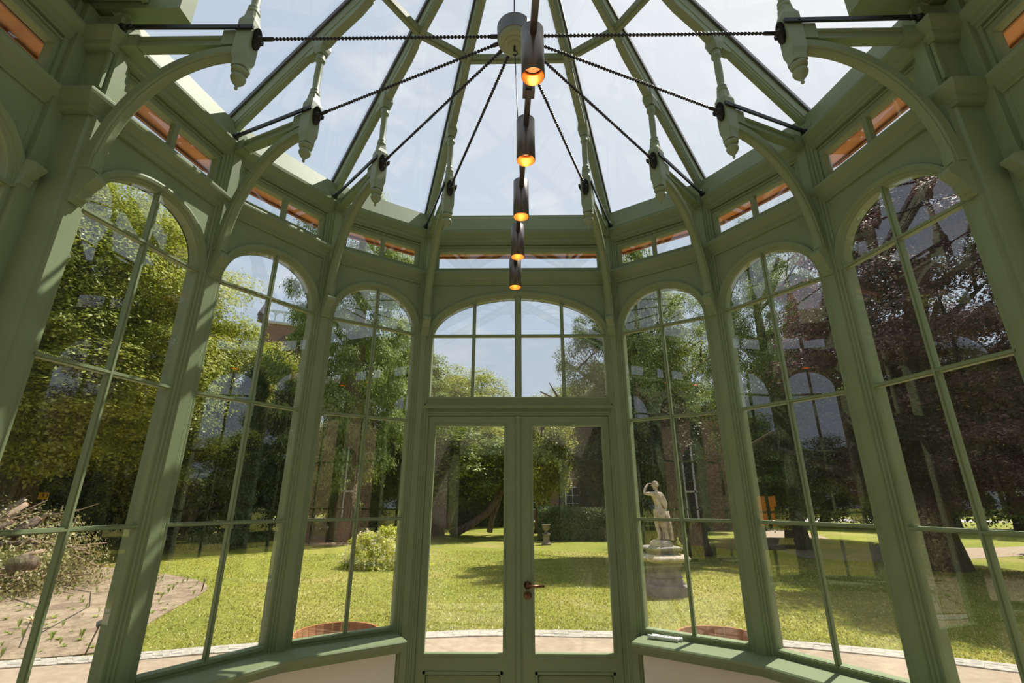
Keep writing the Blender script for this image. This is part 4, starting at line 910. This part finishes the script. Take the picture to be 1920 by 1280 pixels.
ed=[(0,1),(1,2),(2,3),(3,4),(4,5),(5,6),(6,7),(3,8),(8,9),(9,10),(10,11),(11,12),(3,13),(13,14),(14,15),(15,16),(16,17),(0,18),(18,19),(19,20),(20,21),(21,22),(22,23),(0,24),(24,25),(25,26),(26,27),(27,28),(28,29)]
skin('body',nd,ed,st,STONE)
def hand(P,dirv,nrm,parent,name='hand'):
    P=Vector(P);d=Vector(dirv).normalized();n=Vector(nrm).normalized();x=d.cross(n).normalized()
    nodes=[(tuple(P),(.017,.012)),(tuple(P+d*.03),(.022,.011))];e=[(0,1)]
    for k,(o_,l) in enumerate(((-.018,.034),(-.006,.040),(.006,.038),(.018,.030))):
        b=len(nodes); a=P+d*.045+x*o_; nodes+=[(tuple(a),.0062),(tuple(a+d*l*.5+n*.003),.0056),(tuple(a+d*l*.95+n*.012),.0045)]; e+=[(1,b),(b,b+1),(b+1,b+2)]
    b=len(nodes); a=P+d*.018-x*.022; nodes+=[(tuple(a),.007),(tuple(a+d*.018-x*.012+n*.006),.006),(tuple(a+d*.034-x*.014+n*.012),.005)]; e+=[(0,b),(b,b+1),(b+1,b+2)]
    skin(name,nodes,e,parent,STONE,sub=1)
hand((-.135,.085,1.205),(.9,.15,.12),(0,-.2,-1),st); hand((.13,-.045,.655),(-.8,-.2,-.5),(0,1,-.1),st)
m=MB(); m.smooth=True
# hair: wavy cap with a bun
for i in range(26):
    a=2*PI*i/26
    for q in range(3):
        z=1.17+q*.028; r=.070-.010*q; m.lathe([(0,-.016),(.013,-.009),(.016,0),(.013,.009),(0,.016)],6,(-.018+r*math.cos(a),.008+r*1.05*math.sin(a)*(1 if math.sin(a)<.35 else .75),z+.006*math.sin(i*2.1)))
m.lathe([(0,-.04),(.03,-.03),(.036,0),(.028,.028),(0,.036)],10,(-.018,-.062,1.175)); m.lathe([(0,-.02),(.045,-.01),(.05,.012),(0,.03)],12,(-.018,.005,1.235)); m.build('hair',STONE,st)
m=MB(); m.smooth=True; m.tube([(-.018,.078,1.165),(-.018,.092,1.15),(-.018,.078,1.142)],[.006,.010,.006],6); m.tube([(-.04,.07,1.17),(-.03,.078,1.172)],.006,6); m.tube([(.004,.07,1.17),(-.006,.078,1.172)],.006,6); m.tube([(-.034,.07,1.122),(-.018,.078,1.12),(-.002,.07,1.122)],.005,6); m.build('face',STONE,st)
# drapery: skirt with folds around hips falling on the right leg, and sash over the back
m=MB(); m.smooth=True; vs=[];fs=[];NA=64;rows=[(.70,.125,.10,.03,0),(.62,.145,.115,.035,0),(.52,.15,.12,.045,0),(.42,.14,.12,.06,.01),(.32,.13,.12,.08,.02),(.22,.135,.13,.10,.03),(.13,.15,.14,.10,.03)]
for (z,ra,rb,cx_,cy_) in rows:
    f=(.70-z)/.57
    for j in range(NA):
        a=2*PI*j/NA; w=1+.11*f*math.sin(a*9+z*7)+.05*math.sin(a*17)
        left=max(0,-math.cos(a)); sh=1-.42*left*f
        vs.append((cx_+ra*w*sh*math.cos(a),cy_+rb*w*math.sin(a),z+(.30*f*left if left>.4 else 0)*.8))
for i in range(len(rows)-1):
    for j in range(NA): k=(j+1)%NA; fs.append((i*NA+j,i*NA+k,(i+1)*NA+k,(i+1)*NA+j))
m.add(vs,fs)
for k in range(5): o_=k*.012; m.tube([(-.10+o_,-.075,1.05),(-.04+o_,-.095,.96),(.03+o_,-.09,.86),(.10+o_,-.075,.76),(.13+o_*.5,-.03,.70)],.016,6)
for k in range(7): a=k*.45-1.2; m.tube([(.10+.10*math.cos(a),-.02+.13*math.sin(a),.66),(.12+.11*math.cos(a),-.02+.14*math.sin(a),.40),(.13+.13*math.cos(a),-.02+.15*math.sin(a),.11)],[.014,.02,.024],6)
m.build('drapery',STONE,st)
m=MB(); m.smooth=True; m.tube([(.10,.02,.10),(.14,.02,.22),(.15,.0,.36)],[.07,.055,.03],9); m.build('tree_stump_support',STONE,st)
st.rotation_euler=(0,0,R_(18)); st.scale=(.98,.98,1.02)
# urn far
c=gnd(1025,1021); root=empty('stone_urn',(c.x,c.y,GZ)); tag(root,'small grey stone urn on a slim plinth far across the lawn','urn')
m=MB(); sqlathe(m,[(.20,0),(.20,.06),(.15,.09),(.13,.12),(.13,.36),(.17,.40),(.17,.43)]); m.build('plinth',STONE2,root)
m=MB(); m.smooth=True; m.lathe([(.12,.43),(.08,.47),(.045,.52),(.05,.56),(.12,.60),(.16,.66),(.165,.72),(.15,.75),(.19,.78),(.20,.80),(.15,.80),(.12,.74),(0,.70)],20); m.build('bowl',STONE2,root)
# ------------------------------------------------------------------ buildings
def window_on(root,fn,u,z,w,h,S,panes=(2,3)):
    m=MB(); t=.09
    m.boxf(fn,u-w/2-t,u+w/2+t,0,.08,z-h/2-t,z-h/2+.02); m.boxf(fn,u-w/2-t,u+w/2+t,0,.08,z+h/2-.02,z+h/2+t); m.boxf(fn,u-w/2-t,u-w/2+.02,0,.08,z-h/2,z+h/2); m.boxf(fn,u+w/2-.02,u+w/2+t,0,.08,z-h/2,z+h/2)
    for i in range(1,panes[0]): x=u-w/2+w*i/panes[0]; m.boxf(fn,x-.035,x+.035,.0,.06,z-h/2,z+h/2)
    for i in range(1,panes[1]): x=z-h/2+h*i/panes[1]; m.boxf(fn,u-w/2,u+w/2,0,.05,x-.03,x+.03)
    f=m.build('window',WHITE,root,S); m=MB(); m.boxf(fn,u-w/2,u+w/2,.0,.02,z-h/2,z+h/2); m.build('pane',DARKGL,f,(0,0,0))
    f.children[0].data.transform(Matrix.Translation(-Vector(S)))
def house(px,D,W,H,RH,rot,label,wins,name='brick_house',dep=8,shut=False):
    c=spot(px,938,D); root=empty(name,(c.x,c.y,GZ),rot); tag(root,label,'building'); S=(0,0,0)
    m=MB(); m.box(-W/2,W/2,0,dep,0,H); m.build('walls',BRICKH,root)
    m=MB(); e=.35; m.add([(-W/2-e,-e,H-.1),(W/2+e,-e,H-.1),(W/2+e,dep+e,H-.1),(-W/2-e,dep+e,H-.1),(-W/2+2,dep/2,H+RH),(W/2-2,dep/2,H+RH)],[(0,1,5,4),(1,2,5),(2,3,4,5),(3,0,4),(0,3,2,1)]); m.build('roof',ROOFT,root)
    m=MB(); m.box(-W/2-.4,W/2+.4,-.42,-.30,H-.14,H+.02); m.build('gutter',WHITE,root)
    m=MB(); m.box(-.5,.3,dep/2-.4,dep/2+.4,H+RH-.6,H+RH+.9); m.build('chimney',BRICKH,root)
    fn=lambda u,d,z:Vector((u,-d,z))
    for (u,z,w,h) in wins:
        window_on(root,fn,u,z,w,h,S)
        if shut:
            for q in (-1,1): m=MB(); m.boxf(fn,u+q*(w/2+.42)-.28,u+q*(w/2+.42)+.28,0,.07,z-h/2,z+h/2); m.build('shutter',BLACKM,root)
    return root
house(1086,50,13,6.6,3.4,R_(-6),'two storey brick house with white windows seen through the right door',[(-.8,4.9,1.3,2.0),(-.6,1.9,1.3,2.2),(-4.2,4.9,1.1,1.8),(-4.2,1.9,1.1,1.8),(3,4.9,1.3,2.0),(3,1.9,1.3,2.2)],shut=True)
house(1005,62,12,8.2,3.5,R_(4),'second brick house farther back, left of the shuttered one',[(-3,5.6,1.2,1.8),(0,5.6,1.2,1.8),(3,5.6,1.2,1.8),(-3,2,1.2,1.8),(3,2,1.2,1.8)])
house(845,58,22,3.6,2.6,R_(2),'low brick building with white window behind the left door',[(-7.5,1.9,1.6,1.5),(-3.5,1.9,1.6,1.5),(.5,1.9,1.6,1.5),(4.5,1.9,1.6,1.5),(8,1.9,1.6,1.5)])
for k,(u,D,lb) in enumerate(((1013,41,'left of the pair'),(1036,41,'right of the pair'))):
    c=spot(u,938,D); m=MB(); m.smooth=True; m.lathe([(.10,0),(.10,1.0),(.06,1.06),(0,1.08)],12); o=m.build('street_bollard',ORANGE if k==0 else BLACKM); o.location=(c.x,c.y,GZ); tag(o,['orange street bollard','black street bollard'][k]+' beyond the hedge behind the right door','bollard')
# church tower
c=spot(548,700,95); tw=empty('brick_tower',(c.x,c.y,GZ),R_(22)); tag(tw,'tall brick tower with gilt clock and white arcaded parapet above the trees','tower')
ZT=spot(548,628,95).z-GZ; hw=5.2
m=MB(); m.box(-hw,hw,-hw,hw,0,ZT); m.build('shaft',BRICKT,tw)
m=MB(); m.box(-hw-.3,hw+.3,-hw-.3,hw+.3,ZT,ZT+.35); m.build('ledge',KERB,tw)
m=MB()
for sd in range(4):
    Rm=Matrix.Rotation(sd*PI/2,3,'Z')
    fn=lambda a,b,c_: Rm@Vector((a,b,c_))
    m.boxf(fn,-hw-.2,hw+.2,-hw-.2,-hw+.1,ZT+2.3,ZT+2.6); m.boxf(fn,-hw,hw,-hw-.1,-hw+.05,ZT+.35,ZT+.6)
    for k in range(8):
        x=-hw+k*(2*hw/7); m.boxf(fn,x-.12,x+.12,-hw-.15,-hw+.1,ZT+.3,ZT+2.4)
        if k<7:
            xc=x+hw/7
            for q in range(8):
                a0,a1=PI*q/8,PI*(q+1)/8; r=hw/7-.1
                m.bar(fn(xc+r*math.cos(a0),-hw,ZT+1.65+r*math.sin(a0)),fn(xc+r*math.cos(a1),-hw,ZT+1.65+r*math.sin(a1)),.12,.16,fn(0,1,0))
m.build('arcaded_parapet',mat('pale_blue_grey_joinery',(.55,.60,.66),.6),tw)
m=MB(); m.lathe([(.8,ZT+.3),(.8,ZT+1.4),(1.0,ZT+1.5),(.0,ZT+4.0)],8,(-hw-.6,-hw+.4,0)); m.tube([(-hw-.6,-hw+.4,ZT+3.8),(-hw-.6,-hw+.4,ZT+5.0)],.07,6); m.build('corner_turret',ROOFT,tw)
ck=MB(); zc=ZT-4.6
for k in range(12):
    a=2*PI*k/12; ck.bar((2.0*math.cos(a),-hw-.12,zc+2.0*math.sin(a)),(2.9*math.cos(a),-hw-.12,zc+2.9*math.sin(a)),.34,.12,(0,1,0))
ck.bar((0,-hw-.2,zc),(-1.5,-hw-.2,zc-1.5),.28,.1,(0,1,0)); ck.bar((0,-hw-.2,zc),(1.0,-hw-.2,zc+1.3),.28,.1,(0,1,0)); ck.build('clock_marks',GOLD,tw)
m=MB(); m.lathe([(3.2,-hw-.08),(3.2,-hw),(0,-hw)],32,(0,0,zc),'Y'); m.build('clock_face',mat('dark_clock_face',(.12,.07,.06),.7),tw)
# ------------------------------------------------------------------ yellow sign, stakes, solar light
P=spot(82,931,21); root=empty('yellow_sign',(P.x,P.y,GZ)); tag(root,'small yellow direction sign on a thin post at far left','sign')
m=MB(); m.tube([(-.05,0,0),(0.01,0,P.z-GZ+.2)],.018,8); m.build('post',GREYM,root)
Q=Matrix.Rotation(R_(40),4,'Z'); h=P.z-GZ
def sg(u,d,z): return Q@Vector((u,d,h+z))
m=MB(); m.boxf(sg,-.12,.12,-.05,-.02,-.10,.10); m.build('panel',YELLOW,root)
m=MB()
for a,b in (((-.06,.12),(-.06,.0)),((-.06,.12),(.02,.12)),((.02,.12),(.02,-.01)),((.02,-.01),(-.02,-.06)),((.17,.11),(.23,.0)),((.23,0),(.17,-.11)),((-.02,-.11),(-.02,-.14))):
    m.bar(sg(a[0]*.42,-.055,a[1]*.5),sg(b[0]*.42,-.055,b[1]*.5),.016,.01,Q@Vector((0,1,0)))
m.build('black_marks',BLACKM,root)
P=gnd(378,1112); m=MB(); m.tube([(0,0,0),(.03,0,.24)],.012,6); o=m.build('wooden_stake',BARK); o.location=(P.x,P.y,GZ+.015); tag(o,'thin wooden stake at the tip of the planting bed','stake')
P=gnd(180,1050); m=MB(); m.tube([(0,0,0),(.02,0,.42)],.02,6); o=m.build('wooden_stake',BARK); o.location=(P.x,P.y,GZ+.015); tag(o,'thin wooden stake at the far side of the planting bed','stake')
P=gnd(160,1230); root=empty('solar_light',(P.x,P.y,GZ+.015)); tag(root,'small black solar garden light tilted in the soil bed','garden light')
m=MB(); m.tube([(0,0,0),(.05,.05,.30)],.008,6); m.build('stem',BARK,root); m=MB(); m.bar((.03,.03,.30),(.10,.06,.345),.075,.03,(0,-.6,.8)); m.build('head',BLACKM,root)
m=MB(); m.tube([(-10.5,9.6,0),(-8.5,8.6,.0),(-7.4,7.3,.0),(-6.6,5.6,0)],.006,6); m.tube([(-9.8,8.2,0),(-8.2,7.2,0),(-7.0,5.8,0),(-6.2,4.9,0)],.006,6); o=m.build('irrigation_hose',HOSE); o.location=(0,0,GZ+.03); tag(o,'black irrigation hose lying across the soil bed','hose')
# bed seedlings as separate little plants
rng=np.random.default_rng(77); bedp=np.array(bed)
def inside(x,y,poly):
    c=False; n=len(poly); j=n-1
    for i in range(n):
        xi,yi=poly[i];xj,yj=poly[j]
        if (yi>y)!=(yj>y) and x<(xj-xi)*(y-yi)/(yj-yi)+xi: c=not c
        j=i
    return c
pm=[]
for k in range(5):
    n=[14,26,20,34,16][k]; an=rng.uniform(0,2*PI,n); ln=rng.uniform(.05,.13,n)*(1.5 if k in(1,3) else 1)
    q=[]
    for a,l in zip(an,ln):
        up=l*(1.3 if k in(1,3) else .5); w=.006 if k in (1,3) else .022; d=np.array([math.cos(a),math.sin(a),0])*l*(.5 if k in (1,3) else 1); sx=np.array([-math.sin(a),math.cos(a),0])*w; t=np.array([0,0,up])
        q.append([d*.05,d*.6+t*.7+sx,d+t,d*.6+t*.7-sx])
    pm.append(quads_obj('seedling',np.array(q),LF_BED,'mesh'))
cnt=0
while cnt<280:
    D=rng.uniform(7.6,20)**1; u=rng.uniform(-20,400); p=spot(u,938,D)
    if not inside(p.x,p.y,bed): continue
    o=link_obj('bed_seedling',pm[cnt%5]); o.location=(p.x,p.y,GZ+.02); s=rng.uniform(.25,.6); o.scale=(s,s,s); o.rotation_euler=(0,0,rng.uniform(0,6))
    tag(o,'small green seedling in the bare planting bed','plant','seedlings in the planting bed'); cnt+=1
m=MB()
for k in range(9): a=2*PI*k/9; m.add([(0,0,.0),(.06*math.cos(a-.25),.06*math.sin(a-.25),.03),(.13*math.cos(a),.13*math.sin(a),.05),(.06*math.cos(a+.25),.06*math.sin(a+.25),.03)],[(0,1,2,3)])
P=gnd(66,1172); o=m.build('pale_flower',mat('cream_petals',(.85,.66,.40),.7)); o.location=(P.x,P.y,GZ+.03); o.scale=(1.3,1.3,1.6); tag(o,'cream open flower low in the planting bed','flower')
# brush pile: logs are separate things, twigs and leaves one stuff object
logs=[((-30,985),(47,937),17,.075,'pale stripped branch, upper of the two pointing right',BRANCH),((-20,990),(50,946),16.5,.09,'pale stripped branch, lower of the two pointing right',BRANCH),((20,1008),(72,976),16,.15,'thick log with pink cut end in the middle of the pile',BARK),((0,1022),(73,1017),15.8,.07,'thin dark branch lying level in the pile',BARK),((20,1062),(64,1057),14.5,.20,'thick log with pink cut end at the foot of the pile',BARK),((-20,1000),(20,980),15.5,.07,'short branch at the far left of the pile',BARK),((40,1045),(82,1034),15.5,.07,'pale branch near the foot of the pile',BRANCH),((60,990),(86,965),17,.05,'thin pale twig rising from the pile',BRANCH)]
for a,b,D,r,lb,mt in logs:
    A=spot(*a,D-2.1);B=spot(*b,D-1.9); r*=.62; root=empty('cut_log',A); tag(root,lb,'log'); t=(B-A)
    m=MB(); m.tube([(0,0,0),t*.5+Vector((0,0,r*.3)),t],[r*1.05,r,r*.95],12); m.build('bark',mt,root); m=MB(); tn=t.normalized(); m.tube([t,t+tn*.015],r*.9,12); m.build('cut_end',CUTW,root)
rng=np.random.default_rng(5); n=30000; cpt=spot(-75,1000,15.5); u=rdir(n); u[:,2]=np.abs(u[:,2]); P=u*rng.uniform(.5,1.05,size=(n,1))*np.array([2.6,2.4,1.75]); P+=rng.normal(size=(n,3))*.10
o=quads_obj('brush_heap',leaves(P,u,.07),LF_DEAD); o.location=(cpt.x,cpt.y,GZ); tag(o,'heap of cut leafy brush at the left edge','brush pile',kind='stuff')
m=MB(); rd=random.Random(3)
for k in range(260):
    a=rd.uniform(0,2*PI); e=rd.uniform(.1,1.2); p=Vector((2.3*math.cos(a)*math.cos(e),2.1*math.sin(a)*math.cos(e),1.6*math.sin(e)))*rd.uniform(.8,1.12); q_=p+Vector((rd.uniform(-.6,.7),rd.uniform(-.5,.5),rd.uniform(-.2,.45))); m.tube([p,q_],[.022,.008],5)
m.build('twigs',BRANCH,o)
# excavator standing to the left of the building (only met as a reflection)
ex=empty('excavator',(-18,1.6,GZ),R_(85)); tag(ex,'orange excavator reflected in the second window on the right','excavator')
m=MB()
for s in (-1,1):
    pts=[(-1.5,.2),(-1.6,.45),(-1.3,.75),(1.3,.75),(1.6,.45),(1.5,.2),(1.2,.02),(-1.2,.02)]; m.add([(x,s*.95-.2,z) for x,z in pts]+[(x,s*.95+.2,z) for x,z in pts],[tuple(range(8)),tuple(range(15,7,-1))]+[(i,(i+1)%8,(i+1)%8+8,i+8) for i in range(8)])
m.build('tracks',RUBBER,ex)
m=MB(); m.box(-1.6,1.3,-.95,.95,.85,1.55); m.box(-1.7,-.6,-.9,.9,1.55,1.95); m.build('body',ORANGE,ex)
m=MB(); 
for x,y in ((-.3,.1),(.9,.1),(-.3,.9),(.9,.9)): m.box(x-.05,x+.05,y-.05,y+.05,1.55,2.8)
m.box(-.35,.95,.05,.95,2.75,2.85); m.build('cab',ORANGE,ex)
m=MB(); m.bar((1.1,-.2,1.4),(2.6,-.2,3.0),.25,.35,(0,1,0)); m.bar((2.6,-.2,3.0),(4.1,-.2,1.9),.22,.28,(0,1,0)); m.bar((4.1,-.2,1.95),(4.0,-.2,.9),.5,.35,(0,1,0)); m.build('boom',ORANGE,ex)
# ------------------------------------------------------------------ grass blades close to the terrace
rng=np.random.default_rng(9); n=90000
a=rng.uniform(-.93,.93,n); D=5.5+rng.uniform(0,1,n)**1.6*12; x=np.sin(a)*D*1.1+CAM.x; y=np.cos(a)*D+CAM.y+1.6
ex_,ey_=np.array(es)[:,0],np.array(es)[:,1]; ok=(y>np.interp(x,ex_,ey_)+.02)
xb,yb=x[ok],y[ok]; keep=np.array([not inside(p,q_,bed) for p,q_ in zip(xb,yb)]); xb,yb=xb[keep],yb[keep]; n=len(xb)
an=rng.uniform(0,2*PI,n); h=rng.uniform(.012,.034,n); w=.006+.0006*np.hypot(xb,yb-CAM.y); dx,dy=np.cos(an)*w,np.sin(an)*w; lx,ly=rng.normal(size=n)*.02,rng.normal(size=n)*.02
B=np.stack([xb,yb,np.full(n,GZ)],1); T=B+np.stack([lx,ly,h],1); S_=np.stack([dx,dy,np.zeros(n)],1)
o=quads_obj('grass_blades',np.stack([B-S_,B+S_,T+S_*.2,T-S_*.2],1),LF_GRASS); tag(o,'short mown grass blades standing on the lawn','grass',kind='stuff')
bpy.context.view_layer.update()
